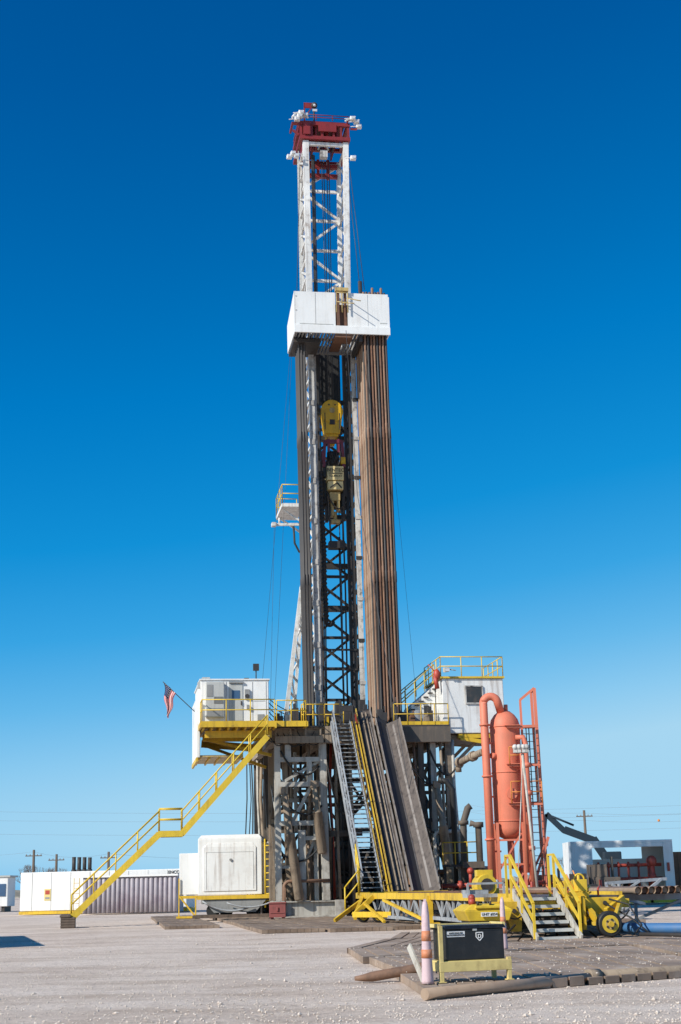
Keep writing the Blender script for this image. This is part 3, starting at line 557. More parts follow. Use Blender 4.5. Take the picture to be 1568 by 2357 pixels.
b.box(l0[0],l1[0],-2.22,-1.38,4.36,4.4); b.part('tread',th,tanyel)
for y in (-2.25,-1.35):
    b=B(); b.rail([(l1[0],y,l1[1]-.05),(top[0],y,top[1]-.05)],h=.95,sp=1.3,r=.032); b.rail([(l0[0],y,l0[1]-.05),(l1[0],y,l1[1]-.05)],h=1.05,sp=1.1,r=.032); b.rail([(ft[0],y,ft[1]-.05),(l0[0],y,l0[1]-.05)],h=.95,sp=1.3,r=.032)
    b.part('handrail',th,yellowc)
b=B(); b.box(-13.75,-13.1,-2.9,-1.2,0,.5); b.box(-13.8,-13.3,-2.95,-1.15,.5,.6)
for i in range(4): b.box(-13.76,-13.09,-2.92,-2.9,.05+.12*i,.13+.12*i)
b.top('timber_block','dark weathered timber block under the stair foot','block',woodd,org=(-13.5,-1.8,0),bev=.03)
# flag
th=Th('flag','American flag hanging from a slanted pole on cabin','flag',(-7.25,2.2,10.6))
p0=V((-7.2,2.2,10.6)); p1=V((-8.95,2.2,12.25))
B().tube(p0,p1,.022,6).part('pole',th,dark)
b=B(); NU,NV=26,30; vs=[]
for i in range(NU+1):
    u=i/NU; pp=p1.lerp(p0,.02+.36*u); row=[]
    for j in range(NV+1):
        v=j/NV; x=pp.x+ (.18-.55*u)*v*(.9)+.05*math.sin(v*9+u*3); y=pp.y+.09*math.sin(u*12+v*4)*(.3+v); z=pp.z-1.65*v+ .38*u*v*.9
        row.append(b.bm.verts.new((x,y,z)))
    vs.append(row)
for i in range(NU):
    for j in range(NV):
        f=b.bm.faces.new((vs[i][j],vs[i+1][j],vs[i+1][j+1],vs[i][j+1])); f.smooth=True
        s_=i//2; f.material_index=2 if (s_<7 and j<12) else (0 if s_%2==0 else 1)
for s_ in range(4):
    for t_ in range(5):
        a=vs[min(13,2+s_*3)][1+t_*2].co+V((0,-.02,-.02)); b.quad(a,a+V((.03,0,0)),a+V((.03,0,-.03)),a+V((0,0,-.03))); b.bm.faces.ensure_lookup_table(); b.bm.faces[-1].material_index=1
me=b.mesh('cloth',th.org); 
for m in (fred,fwhite,fblue): me.materials.append(m)
o=bpy.data.objects.new('cloth',me); COL.objects.link(o); o.parent=th.e
# ------------------------------------------------------------------ RIGHT CABIN
th=Th('tool_cabin','white steel cabin with yellow roof railing by drill floor','cabin',(7.3,2,9))
B().box(5.7,9.05,.5,4.5,9.25,12.15).part('wall',th,cabw,bev=.04)
wn=B().box(7.0,7.85,.44,.5,10.85,11.7).part('window',th,glass)
b=B(); b.box(6.95,7.9,.41,.5,11.7,11.76); b.box(6.95,7.9,.41,.5,10.79,10.85); b.box(6.94,7.0,.415,.5,10.85,11.7); b.box(7.85,7.91,.415,.5,10.85,11.7); b.part('frame',th,whited,parent=wn)
B().box(5.6,9.12,.4,4.6,12.15,12.25).part('roof',th,yellowc)
B().rail([(5.65,4.5,12.25),(5.65,.45,12.25),(9.05,.45,12.25),(9.05,4.5,12.25)],h=1.05,sp=1.1).part('railing',th,yellowc)
b=B(); b.box(6.5,8.9,.5,4.5,9.0,9.2); b.beam((6.6,.6,9.0),(7.8,.6,8.8),.2); b.part('skid',th,yellow)
b=B(); b.beam((5.9,1,9.1),(7.9,1,8.95),.25); b.beam((5.9,3.8,9.1),(7.9,3.8,8.95),.25); b.beam((5.8,1,7.2),(7.6,1,8.9),.16); b.beam((5.8,3.8,7.2),(7.6,3.8,8.9),.16); b.box(5.9,8.9,1,4.3,8.92,9.0); b.part('bracket',th,muddy)
flood((6.1,.3,12.5),th,-1,greyst)
b=B(); b.ball((5.45,.5,12.35),.24,.8,.8,1.3); b.tube((5.45,.5,11.6),(5.35,.5,12.3),.12,8); b.tube((5.45,.5,12.4),(5.0,.5,12.9),.03); b.part('siren',th,redp)
th=Th('roof_stairs','white enclosed stair with yellow rails climbing to roof','stairs',(4.6,2.5,9.65))
b=B(); b.hexa([(4.3,2,9.65),(5.65,2,9.65),(5.65,4,9.65),(4.3,4,9.65),(4.3,2,10.9),(5.65,2,12.0),(5.65,4,12.0),(4.3,4,10.9)]); b.part('housing',th,white,bev=.02)
B().box(5.0,5.3,1.95,2.0,10.3,10.9).part('hatch',th,dark); B().box(4.45,4.8,1.95,2.0,9.8,10.3).part('hatch',th,dark)
B().rail([(3.4,1.8,10.2),(5.6,1.8,12.1)],h=1.0,sp=.8).part('railing',th,yellowc); B().rail([(3.2,3.9,10.2),(5.6,3.9,12.1)],h=1.0,sp=.8).part('railing',th,yellowc)
b=B()
for i in range(9): b.box(3.5+i*.25,3.75+i*.25,1.85,3.9,10.0+i*.22,10.05+i*.22)
b.part('tread',th,dark)
# ------------------------------------------------------------------ RAMP
D0=V((0,-.3,9.75)); D1=V((0,-8.4,1.15)); dd=(D1-D0).normalized(); nn=V((0,dd.z,-dd.y)); 
if nn.z<0: nn=-nn
def rp(x,t,h=0): return V((x,0,0))+D0.lerp(D1,t)+nn*h
th=Th('pipe_ramp','worn steel pipe ramp sloping from drill floor','ramp',(2,-8,1))
def plate(x0,h0,x1,h1,t0,t1,th_=.06): 
    b=B(); a0,a1,c0,c1=rp(x0,t0,h0),rp(x1,t0,h1),rp(x0,t1,h0),rp(x1,t1,h1); k=nn*th_
    return b.hexa([a0-k,a1-k,c1-k,c0-k,a0,a1,c1,c0])
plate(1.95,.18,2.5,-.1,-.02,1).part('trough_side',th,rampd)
plate(2.502,-.1,3.12,.25,0,1).part('trough_side',th,rampm)
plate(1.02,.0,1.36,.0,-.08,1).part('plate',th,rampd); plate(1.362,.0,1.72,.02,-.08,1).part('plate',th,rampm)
plate(2.75,.05,2.84,.1,.02,.97,.01).part('scuff_strip',th,scuff); plate(2.42,-.04,2.49,-.08,.02,.97,.01).part('scuff_strip',th,scuff); plate(1.58,.03,1.64,.035,.0,.97,.01).part('scuff_strip',th,scuff)
for x,hh,t0,m in ((1.0,.1,-.08,yelworn),(1.74,.1,-.08,scuff),(.66,.05,.0,yelworn),(.86,.05,.0,yellow)): B().beam(rp(x,t0,hh),rp(x,1,hh),.05,.14,nn).part('guide_edge',th,m)
b=B(); 
for i in range(40): b.beam(rp(.69,i/40,.02),rp(.83,i/40,.02),.05,.05)
for x in (1.3,1.5): b.tube(rp(x,-.06,.06),rp(x,.98,.06),.05,6)
b.part('rung',th,muddy)
for x,hh in ((1.9,.22),(3.14,.27)): B().beam(rp(x,0,hh),rp(x,1,hh),.05,.2,nn).part('side_rail',th,scuff)
b=B()
for x in (1.05,1.8,3.05): b.beam(rp(x,.02,-.35),rp(x,.98,-.35),.14,.3,nn)
for i in range(9): b.beam(rp(1.05,.05+i*.11,-.3),rp(3.05,.05+i*.11,-.3),.12)
b.beam((1.1,-6.5,.2),(1.1,-4.3,5.0),.15); b.beam((3.0,-6.5,.2),(3.0,-4.3,5.0),.15)
b.part('support_frame',th,dark)
th=Th('floor_stairs','steep steel stairs with grey truss side rail','stairs',(0,-8,1))
b=B(); 
for x in (-.35,.58): b.beam(rp(x,-.01,0),rp(x,.98,0),.05,.22,nn)
b.beam(rp(-.38,0,.85),rp(-.38,.97,.85),.06,.07,nn); b.beam(rp(-.38,0,.4),rp(-.38,.97,.4),.05,.05,nn)
for i in range(11):
    t=i/10*.96; b.beam(rp(-.38,t,.1),rp(-.38,t,.85),.06)
    if i<10: b.beam(rp(-.38,t,.1),rp(-.38,t+.096,.85),.05)
b.beam(rp(-.42,0,-.05),rp(-.42,.98,-.05),.03,.34,nn)
b.part('stringer',th,bluegrey)
b=B(); N=38
for i in range(N): 
    p=rp(0,(i+.5)/N,.03); b.box(-.33,.56,p.y-.13,p.y+.13,p.z-.02,p.z+.025)
b.part('tread',th,greym)
B().beam(rp(.6,0,.85),rp(.6,.97,.85),.05,.05,nn).beam(rp(.6,0,.1),rp(.6,0,.85),.05).beam(rp(.6,.5,.1),rp(.6,.5,.85),.05).beam(rp(.6,.95,.1),rp(.6,.95,.85),.05).part('handrail',th,dark)
B().rail([(-1.3,-9.4,.5),(-.75,-9.8,1.2),(-.45,-8.3,1.3),(-.42,-7.2,2.4)],h=1.05,sp=.7,r=.035).part('lower_handrail',th,yellowc)
B().beam((.05,-.6,9.65),(.05,-.6,10.9),.08).beam((.75,-.6,9.65),(.75,-.6,10.9),.08).box(.1,.7,-.7,-.6,10.3,10.6).part('gate',th,dark)
# ------------------------------------------------------------------ CATWALK
th=Th('pipe_catwalk','long low pipe catwalk with yellow edges and grey truss','catwalk',(1.5,-20,0))
def dx(y):
    if y>-20: t=(y+9)/-11; return (-.6+.9*t,3.3-.1*t)
    t=(y+20)/-13; return (.3-.2*t,3.2-.3*t)
b=B()
for (ya,yb) in ((-9,-20),(-20.02,-33)):
    a=dx(ya);c_=dx(yb); b.hexa([(a[0],ya,1.12),(a[1],ya,1.12),(c_[1],yb,1.12),(c_[0],yb,1.12),(a[0],ya,1.2),(a[1],ya,1.2),(c_[1],yb,1.2),(c_[0],yb,1.2)])
b.part('deck',th,rampm)
for s_ in (0,1):
    b=B()
    for (ya,yb) in ((-8.8,-20),(-20,-33)):
        a=dx(ya);c_=dx(yb); o_=(-.06,.06)[s_]
        b.beam((a[s_]+o_,ya,1.18),(c_[s_]+o_,yb,1.18),.1,.24)
    b.part('edge_beam',th,yellow)
b=B(); b.beam((-.7,-9,1.2),(3.4,-9,1.2),.15,.25); b.part('edge_beam',th,yellow)
b=B(); b.beam((.2,-20,1.2),(.2,-20,.15),.2); b.box(-.1,.5,-20.3,-19.7,.15,.25); b.beam((.1,-19.8,.3),(-.8,-16,1.05),.1); b.part('outrigger_leg',th,yellow)
b=B(); b.beam((-.6,-10,1.1),(-1.3,-12,.35),.14,.25); b.beam((-.5,-12,1.15),(-1.4,-12.2,.4),.12,.2); b.beam((-1.4,-12.2,.45),(-.1,-14,.45),.12,.22); b.beam((-.9,-12,.9),(-.6,-15,.2),.1); b.beam((-.5,-10,1.1),(-2.1,-11.5,.2),.1,.16); b.part('outrigger_leg',th,yellow)
b=B()
b.zig((-.35,-11,.35),(.2,-19.5,.35),(-.35,-11,1.05),(.2,-19.5,1.05),10,.07,hor=True); b.beam((-.4,-11,.35),(.2,-19.5,.35),.12)
b.zig((.25,-21,.45),(.15,-32,.45),(.25,-21,1.05),(.15,-32,1.05),12,.07); b.beam((.25,-20.5,.42),(.15,-32.5,.42),.12)
b.zig((3.1,-11,.35),(2.85,-32,.35),(3.1,-11,1.05),(2.85,-32,1.05),24,.07); b.beam((3.1,-11,.35),(2.85,-32,.35),.12)
for yy in (-12,-16,-24,-28): b.beam((.3,yy,.5),(3,yy,.5),.1); b.beam((.5,yy,.15),(.5,yy,1.1),.12); b.beam((2.8,yy,.15),(2.8,yy,1.1),.12)
b.part('side_truss',th,bluegrey)
def wheel_y(x,y,r,w_,th,z0=.04):
    z=r+z0
    t=B().path([(x,y,z),(x,y+.03,z),(x,y+w_-.03,z),(x,y+w_,z)],[r*.88,r,r,r*.88],24).part('wheel',th,black)
    B().tube((x,y-.02,z),(x,y+.0,z),r*.68,20).part('rim',th,yellowc,parent=t); B().tube((x,y-.1,z),(x,y-.03,z),r*.22,12).part('hub',th,yellow,parent=t)
    B().tube((x,y-.03,z),(x,y-.021,z),r*.42,16).part('rim_dish',th,tanyel,parent=t)
    for k in range(5):
        a=k*2*math.pi/5; B().tube((x+r*.35*math.cos(a),y-.05,z+r*.35*math.sin(a)),(x+r*.35*math.cos(a),y-.03,z+r*.35*math.sin(a)),r*.09,8).part('spoke_boss',th,dark,parent=t)
wheel_y(1.95,-34.9,.34,.24,th,.13); wheel_y(-1.0,-12.4,.26,.2,th,.13); wheel_y(-.5,-13.2,.26,.2,th,.13)
b=B(); b.beam((1.6,-34.4,.48),(2.0,-34.6,.48),.1); b.beam((1.8,-34.5,.48),(1.8,-33.3,.9),.12,.2); b.part('axle_arm',th,yellow)
b=B()
b.beam((-.9,-33.2,.98),(3.1,-33.2,.98),.2,.24); b.beam((-.3,-33.3,.7),(.1,-33.3,1.1),.14,.2)
b.hexa([(1.3,-33.5,.55),(2.1,-33.5,.55),(2.1,-33,.55),(1.3,-33,.55),(1.0,-33.5,1.15),(2.7,-33.5,1.15),(2.7,-33,1.15),(1.0,-33,1.15)])
b.beam((2.2,-33.9,.75),(2.9,-33.4,1.1),.12,.22); b.beam((2.2,-34.6,.6),(2.8,-33.4,1.0),.1,.2); b.beam((1.2,-33.4,1.2),(1.0,-33.4,1.55),.1,.1); b.box(1.2,1.9,-33.4,-33.0,1.16,1.3)
b.box(1.2,1.3,-33.9,-33.5,.3,1.2); b.box(1.55,1.65,-33.8,-33.5,.3,1.2); b.hexa([(-.45,-33.6,.3),(-.15,-33.6,.3),(-.15,-33.3,.3),(-.45,-33.3,.3),(-.7,-33.6,1.1),(-.1,-33.6,1.1),(-.1,-33.3,1.1),(-.7,-33.3,1.1)])
b.part('end_frame',th,yellow,bev=.01)
B().box(1.6,1.9,-33.3,-32.8,1.32,1.65).path(arc((1.75,-33.05,1.65),.15,0,180,6),.03,6).part('pump',th,yellowc,bev=.02)
for q in ((1.45,-33.56,.85),(1.75,-33.56,.7),(2.3,-33.56,1.0),(-.35,-33.66,.85)): B().tube(q,(q[0],q[1]+.06,q[2]),.06,8).part('pin',th,dark)
b=B(); b.box(-.3,1.4,-33,-32.2,.35,.8); b.part('axle_box',th,dark); B().box(1.5,2.7,-32.9,-32,.4,1.1).part('axle_box',th,dark); B().tube((-.2,-33.5,.6),(1.6,-33.5,.6),.08,8).part('axle',th,dark)
for i in range(5): B().path(sag((.8+i*.2,-33,1.5+.1*i),(1.5+.15*i,-33,1.3),.25,7),.02,5).part('wiring',th,orangep)
for i in range(7):
    x=-.8+i*.5; B().path(sag((x,-33.75,1.0-.04*i),(x+.7,-33.8,.8),.25+.08*(i%3),8),.022,5).part('hydraulic_hose',th,black)
for i in range(4):
    B().path([(1.4+i*.3,-33,1.2),(1.4+i*.3,-33,1.38),(1.6+i*.3,-32.6,1.45)],.03,6).part('valve_stem',th,(redp,bluegrey,yellow,redp)[i])
B().tube((-.05,-29.6,1.55),(-.05,-28.9,1.55),.32,18).box(-.45,.35,-29.5,-29,1.2,1.45).box(-.3,.2,-29.4,-29.1,1.8,2.0).part('winch',th,yellowc,bev=.01)
B().tube((-.05,-29.64,1.55),(-.05,-29.6,1.55),.2,14).part('drum_cover',th,dark)
B().box(-.9,.3,-30.5,-29.9,1.2,1.3).beam((-.85,-30.4,1.3),(-.85,-30.4,1.6),.06).beam((.25,-30.4,1.3),(.25,-30.4,1.6),.06).beam((-.85,-30.4,1.6),(.25,-30.4,1.6),.06).box(-.9,-.2,-30.3,-29.8,1.3,1.42).part('winch_stand',th,bluegrey)
B().path([(2.4,-33.6,1.1),(2.85,-33.9,.95),(3.05,-34.3,.4),(2.7,-34.6,.17)],.025,6).part('hose',th,black); B().path([(2.2,-33.8,1.0),(2.75,-34.3,.6),(3.1,-34.8,.17)],.025,6).part('hose',th,black)
B().path(sag((-.4,-33.4,1.0),(1.2,-33.5,.9),.45,10),.03,6).part('hose',th,black)
SX=-.22
th=Th('catwalk_steps','short grey steps with sloping yellow handrails','steps',(.6,-34,0))
b=B()
for i in range(6):
    z=.18+i*.2; y=-35.2+i*.36; b.box(.05+SX,1.15+SX,y,y+.3,z-.03,z+.012); b.box(.05+SX,1.15+SX,y-.015,y,z-.07,z+.012)
b.part('tread',th,greyl)
for x in (.0,1.2): B().beam((x+SX,-35.35,.12),(x+SX,-33.1,1.34),.05,.24).part('stringer',th,greyst)
for x in (-.03+SX,1.23+SX):
    b=B(); b.beam((x,-35.2,.15),(x,-35.2,1.05),.065); b.beam((x,-33.1,1.2),(x,-33.1,2.35),.065); b.beam((x,-35.2,1.05),(x,-33.1,2.35),.07); b.beam((x,-35.2,.6),(x,-33.1,1.8),.06); b.beam((x,-34.1,.8),(x,-34.1,1.7),.06); b.beam((x,-33.1,2.35),(x,-32.6,2.35),.06); b.beam((x,-32.6,2.35),(x,-32.6,1.2),.06)
    b.part('handrail',th,yellowc)
for i in range(9):
    x=3.5+i*.25; b=B(); y0=-33+i*.12
    b.path([(x,y0,1.3),(x,y0+.25,1.3),(x,y0+.3,1.3),(x,-14,1.3)],[.11,.11,.09,.09],10,cap=False); b.path([(x,y0+.1,1.3),(x,y0+.12,1.3)],.085,10)
    b.top('casing_pipe','rusty steel pipe lying on a pipe rack','pipe',rust if i%2 else rustl,org=(x,-33,1.3),group='pipes on the pipe rack')
for y in (-31,-24,-17):
    b=B(); b.beam((3.3,y,1.1),(5.8,y,1.1),.15,.2); b.beam((3.4,y,.15),(3.4,y,1.0),.12); b.beam((5.6,y,.15),(5.6,y,1.0),.12); b.beam((3.4,y,.2),(5.6,y,1.0),.08); b.beam((3.3,y-.3,.17),(3.3,y+.3,.17),.1)
    b.top('pipe_rack','grey steel pipe rack trestle on timber mats','rack',bluegrey,org=(4.5,y,0),group='pipe racks')
for i in range(10):
    x=-.3+random.random()*2.6; y=-12-random.random()*14
    B().tube((x+.5,y,1.27),(x+.9,y-6,1.27),.06,8).top('loose_pipe','rusty pipe lying on the catwalk deck','pipe',rust,org=(x,y,1.2),group='pipes on the catwalk')
b=B().path([(3.6,-7,1.5),(9.5,-6.4,1.55)],.1,9)
for x in (4.4,5.6,6.8,8.0): b.tube((x,-6.9,1.52),(x+.15,-6.9,1.52),.2,10)
b.tube((5.0,-6.85,1.5),(5.0,-6.85,2.1),.08,8); b.tube((7.4,-6.65,1.5),(7.4,-6.65,2.2),.08,8); b.ball((5,-6.85,2.15),.16); b.ball((7.4,-6.65,2.25),.16)
for x in (4.2,7.9): b.beam((x,-6.8,.15),(x,-6.8,1.45),.1)
b.top('choke_line','rusty red flanged choke line on posts','pipe',redp,org=(6,-7,0))
for i,(x,y,w_,h_,m) in enumerate(((4.2,-12,1.0,1.5,bluegrey),(6.0,-11,1.2,1.2,subd),(7.6,-12.5,1.1,1.6,yellow),(6.6,-16,.9,1.3,muddy),(8.8,-10,1.3,1.9,dark),(5.4,-14,.7,1.4,redp))):
    junk('pump_skid','small equipment skid with hoses beside the catwalk','machine',x,y,w_,1.0,h_,m)
th=Th('power_skid','yellow power skid with white unit number plate','skid',(-1.2,-33,0))
b=B(); b.hexa([(-1.75,-34.2,.62),(-.65,-34.2,.62),(-.65,-32.8,.62),(-1.75,-32.8,.62),(-1.9,-34.25,.9),(-.55,-34.25,.9),(-.55,-32.8,.9),(-1.9,-32.8,.9)])
b.hexa([(-1.9,-34.25,.9),(-.55,-34.25,.9),(-.55,-32.8,.9),(-1.9,-32.8,.9),(-1.65,-34.1,1.06),(-.8,-34.1,1.06),(-.8,-32.9,1.06),(-1.65,-32.9,1.06)]); b.box(-1.6,-.9,-34.3,-34.2,.95,1.03)
b.part('body',th,yellowc,bev=.02)
b=B(); b.box(-1.7,-.7,-34,-33,.15,.62); b.part('base',th,dark)
for x in (-1.5,-1.15,-.85): B().tube((x,-34.15,1.03),(x,-34.15,1.14),.035,8).part('filler_cap',th,dark)
pl=B().box(-1.45,-1.0,-34.3,-34.26,.74,.85).part('number_plate',th,white); text('UNIT #254',.092,(-1.225,-34.305,.795),'lettering',th,dark,parent=pl)
B().tube((-1.6,-33.9,1.06),(-1.6,-33.9,1.2),.1,10).ball((-1.6,-33.9,1.23),.1).part('cap',th,redp)
B().path([(-1.6,-34.3,.5),(-1.3,-34.5,.3),(-.9,-34.4,.2),(-.5,-34.2,.5)],.03,6).part('hose',th,black)
# ------------------------------------------------------------------ foreground stand
SF=Matrix.Translation((1.86,23.6,.15))@Matrix.Rotation(RAD(19),4,'Z')@Matrix.Scale(.96,4)
th=Th('tool_box_stand','pale yellow welded steel stand on timber mat','stand',(0,0,0),fr=SF)
for x in (-.6,.6):
    for y in (-.25,.35): B().box(x-.035,x+.035,y-.035,y+.035,0,.88 if (y>0 or x<0) else .36).part('leg',th,paleyel,bev=.006)
b=B()
b.box(-.64,.64,-.29,-.25,.16,.32); b.box(-.64,.64,.35,.39,.16,.32); b.box(-.64,-.6,-.25,.35,.17,.31); b.box(.6,.64,-.25,.35,.17,.31); b.box(-.6,.6,-.25,.35,.3,.33); b.part('frame',th,paleyel,bev=.006)
B().box(-.64,-.58,-.25,.4,.85,.91).part('top_bar',th,paleyel,bev=.006); B().box(.58,.64,-.1,.4,.85,.91).part('top_bar',th,paleyel,bev=.006); B().box(-.57,.57,.34,.38,.84,.90).part('top_bar',th,paleyel,bev=.006)
for x in (-.6,.6): B().box(x-.06,x+.06,-.31,-.19,0,.015).part('foot_plate',th,paleyel)
th=Th('tool_box','black steel tool box with white shield emblem','tool box',(0,0,.335),fr=SF)
bo=B().box(-.5,.54,-.24,.3,.335,.82).part('body',th,tboxm,bev=.012)
B().hexa([(-.53,-.27,.822),(.57,-.27,.822),(.57,.33,.822),(-.53,.33,.822),(-.51,-.25,.88),(.55,-.25,.88),(.55,.31,.88),(-.51,.31,.88)]).part('lid',th,tboxm,bev=.008)
st=B().box(-.48,-.16,-.246,-.24,.7,.79).part('sticker',th,white); text('HOIST SLING SET\nBOYLE DRILLING INC',.032,(-.32,-.25,.745),'lettering',th,dark,parent=st)
b=B(); P=[(-.06,.06),(.06,.06),(.06,-.01),(0,-.07),(-.06,-.01)]
for i in range(5):
    a=P[i];c_=P[(i+1)%5]; b.beam((a[0]+.1,-.246,a[1]+.7),(c_[0]+.1,-.246,c_[1]+.7),.014,.006,(0,1,0))
em=b.part('emblem',th,white); text('D',.09,(.1,-.25,.7),'lettering',th,white,parent=em)
B().box(-.02,.05,-.262,-.24,.79,.835).part('latch',th,greyl)
def marker(x,y,z,h,r):
    th=Th('marker_post','faded orange and white striped traffic marker post','marker post',(x,y,z),fr=WLD,group='striped marker posts')
    B().path([(x,y,z),(x,y,z+.04),(x,y,z+h*.35),(x,y,z+h*.8),(x,y,z+h*.9),(x,y,z+h*.97)],[r,r*.96,r*.78,r*.62,r*.5,r*.35],18).part('tube',th,pinkw)
    for a,c_ in ((.30,.40),(.50,.62),(.74,.82)):
        ra=r*(1.0-.55*a)*1.06; rb=r*(1.0-.55*c_)*1.06
        B().path([(x,y,z+h*a),(x,y,z+h*c_)],[ra,rb],18,cap=True).part('reflective_band',th,orange)
    B().box(x-.02,x+.02,y-.03,y+.03,z+h*.955,z+h).part('grip',th,pinkw)
marker(1.17,23.1,.15,1.26,.098); marker(3.5,34.0,.15,1.15,.09)
b=B(); b.path([(.05,25.9,.08),(.2,25.93,.085),(.35,25.96,.1),(1.1,26.1,.2),(1.15,26.11,.2),(1.4,26.16,.24)],[.035,.06,.085,.085,.1,.1],12); b.top('loose_pipe','rusty tapered pipe leaning on the timber mat edge','pipe',rustm,org=(.05,25.9,0),fr=WLD)
B().beam((.93,23.9,.68),(1.12,23.5,.18),.03,.12).top('steel_plate','thin grey steel bar leaning on marker post','steel bar',greyst,org=(1.0,24,.15),fr=WLD)
B().path([(1.05,21.75,.09),(3.9,24.4,.09)],.085,12).top('edge_pipe','long rusty pipe lying along the timber mat edge','pipe',rustl,org=(1.05,21.75,0),fr=WLD,group='pipes along the mat edge')
B().path([(3.92,24.45,.1),(6,25.6,.1),(9.5,27.6,.1)],.1,12).path([(3.85,24.4,.1),(4.05,24.5,.1)],.125,12).top('edge_pipe','long grey pipe lying along the timber mat edge','pipe',muddy,org=(3.9,24.5,0),fr=WLD,group='pipes along the mat edge')
# ------------------------------------------------------------------ SEPARATOR TANK
th=Th('separator_tank','tall coral red mud gas separator tank on frame','tank',(7.5,68.5,0),fr=WLD)
cx,cy=7.6,68.5; pts=[];rs=[]
for z,r in ((3.52,.1),(3.56,.3),(3.68,.52),(3.85,.66),(4.05,.72),(8.85,.72),(9.12,.65),(9.36,.48),(9.52,.28),(9.58,.08)): pts.append((cx,cy,z)); rs.append(r)
sh=B().path(pts,rs,32).part('shell',th,coral)
for z in (4.35,6.6,8.75): B().tube((cx,cy,z),(cx,cy,z+.05),.745,32).part('flange',th,coral,parent=sh)
B().tube((cx-.5,cy-.35,7.4),(cx-.75,cy-.55,7.4),.14,12).part('nozzle',th,coral,parent=sh); B().tube((cx+.1,cy,9.5),(cx+.1,cy,9.85),.1,10).part('nozzle',th,coral,parent=sh)
B().tube((cx+.1,cy-.7,5.6),(cx+.1,cy-.85,5.6),.25,16).part('manway',th,coral,parent=sh)
B().tube((cx,cy,2.2),(cx,cy,3.55),.16,12).part('nozzle',th,coral,parent=sh)
u=[(6.6,67.9,1.6),(6.58,67.9,9.85)]+arc((6.93,68.0,9.85),.35,180,20,10)+[(7.42,68.3,9.5)]
b=B().path(u,.19,14); 
for z in (3.5,6.4,8.8): b.tube((6.59,67.9,z),(6.59,67.9,z+.08),.25,14)
for z in (3,5.5,8): b.beam((6.6,67.95,z),(7.1,68.3,z),.08)
b.part('vent_pipe',th,coral)
b=B()
for x,y in ((6.95,67.9),(8.15,67.9),(6.95,69.1),(8.15,69.1)): b.beam((x,y,.15),(x,y,4.3),.14)
b.beam((8.4,68,.15),(8.35,68,10.0),.1); b.beam((9.15,68,.15),(9.05,68,10.55),.14); b.beam((8.35,68,10.0),(9.05,68,10.55),.12); b.beam((9.05,69,10.5),(9.05,68,10.5),.1); b.beam((9.15,69.2,.15),(9.05,69.2,10.5),.12)
for z in (8.7,6.9,5.1): b.beam((7.6,67.7,z),(9.1,67.7,z),.1); b.box(8.4,9.1,67.9,69.2,z+.06,z+.1); b.box(7.5,8.25,67.55,67.75,z+.06,z+.09)
b.beam((8.1,67.9,.3),(9.3,67.9,3.6),.12); b.beam((9.15,67.9,1.2),(9.5,66.5,.2),.1); b.beam((6.9,67.8,.25),(9.4,67.8,.25),.18,.25); b.beam((6.9,69.2,.25),(9.4,69.2,.25),.18,.25); b.beam((7,67.9,2.2),(8.05,67.9,3.8),.08); b.beam((8.2,67.95,1.5),(9.1,67.95,3.2),.1); b.beam((8.05,67.9,2.0),(7,67.9,.5),.08); b.beam((6.8,67.85,.3),(6.6,67.85,3.6),.1)
for z in (1.2,2.4,3.5): b.beam((6.95,67.9,z),(8.3,67.9,z),.09)
fr_=b.part('support_frame',th,coral)
B().ladder((8.75,67.75,1),(8.72,67.75,8.7),.4).part('ladder',th,dark,parent=fr_); B().ladder((8.55,68.3,5),(8.55,68.3,8.8),.35).part('ladder',th,dark,parent=fr_)
B().rail([(7.65,67.55,5.15),(8.2,67.55,5.15)],h=1,sp=.5).part('railing',th,orangep,parent=fr_); B().rail([(8.3,67.65,5.15),(9.1,67.65,5.15)],h=1.0,sp=.7).part('railing',th,orangep,parent=fr_); B().rail([(7.65,67.55,6.95),(8.2,67.55,6.95)],h=.8,sp=.5).part('railing',th,orangep,parent=fr_)
B().path([(8.0,67.7,8.2),(8.35,67.6,8.2),(8.44,67.6,7.9),(8.46,67.6,1.2)],.12,10).part('drain_pipe',th,coral); B().path([(8.0,67.6,7.7),(8.2,67.5,7.5),(8.2,67.5,2)],.08,8).part('drain_pipe',th,coral)
for z in (3.0,5.5,6.8): B().tube((8.45,67.6,z),(8.45,67.6,z+.2),.18,10).part('pipe_flange',th,coral)
th=Th('light_tower','portable light on a thin grey pole beside tank','light tower',(8.1,65,0),fr=WLD)
b=B(); b.tube((8.35,65,0.1),(7.95,65,7.2),.06,8); b.beam((7.6,65,7.25),(8.2,65,7.25),.05); b.tube((7.3,65,.1),(7.95,65,7.0),.025,6); b.part('pole',th,greyst)
for x in (7.62,7.8,8.0,8.15): B().box(x-.08,x+.08,64.85,65.05,7.25,7.42).ball((x,64.9,7.5),.13).part('lamp',th,whited)
b=B().path([(5.4,71,7.35),(5.6,71,7.35),(5.9,70.5,7.5),(6.6,69,7.7)],.17,12); b.tube((5.5,71,7.35),(5.6,70.9,7.35),.27,12); b.tube((6.1,70.1,7.55),(6.2,69.9,7.58),.25,12); b.tube((5.5,71,7.35),(5.5,71,6.9),.15,10); b.top('flow_line','grey flanged flow line pipe entering the tank','pipe',muddy,org=(5.4,71,7.3),fr=WLD)
B().path([(4.6,73,6.7),(5.0,73,6.6),(5.3,73,6.2),(5.35,73,1)],.15,10).top('mud_piping','black curved mud hose beside the substructure','pipe',black,org=(5.3,73,0),fr=WLD,group='mud piping')
b=B().path([(5.6,72,.2),(5.7,72,4.5),(5.95,72,5.2),(6.1,72,5.3)],.17,10); b.tube((5.7,72,4.4),(5.7,72,4.6),.26,12); b.top('mud_piping','black flanged mud piping beside the substructure','pipe',subd,org=(5.6,72,0),fr=WLD,group='mud piping')
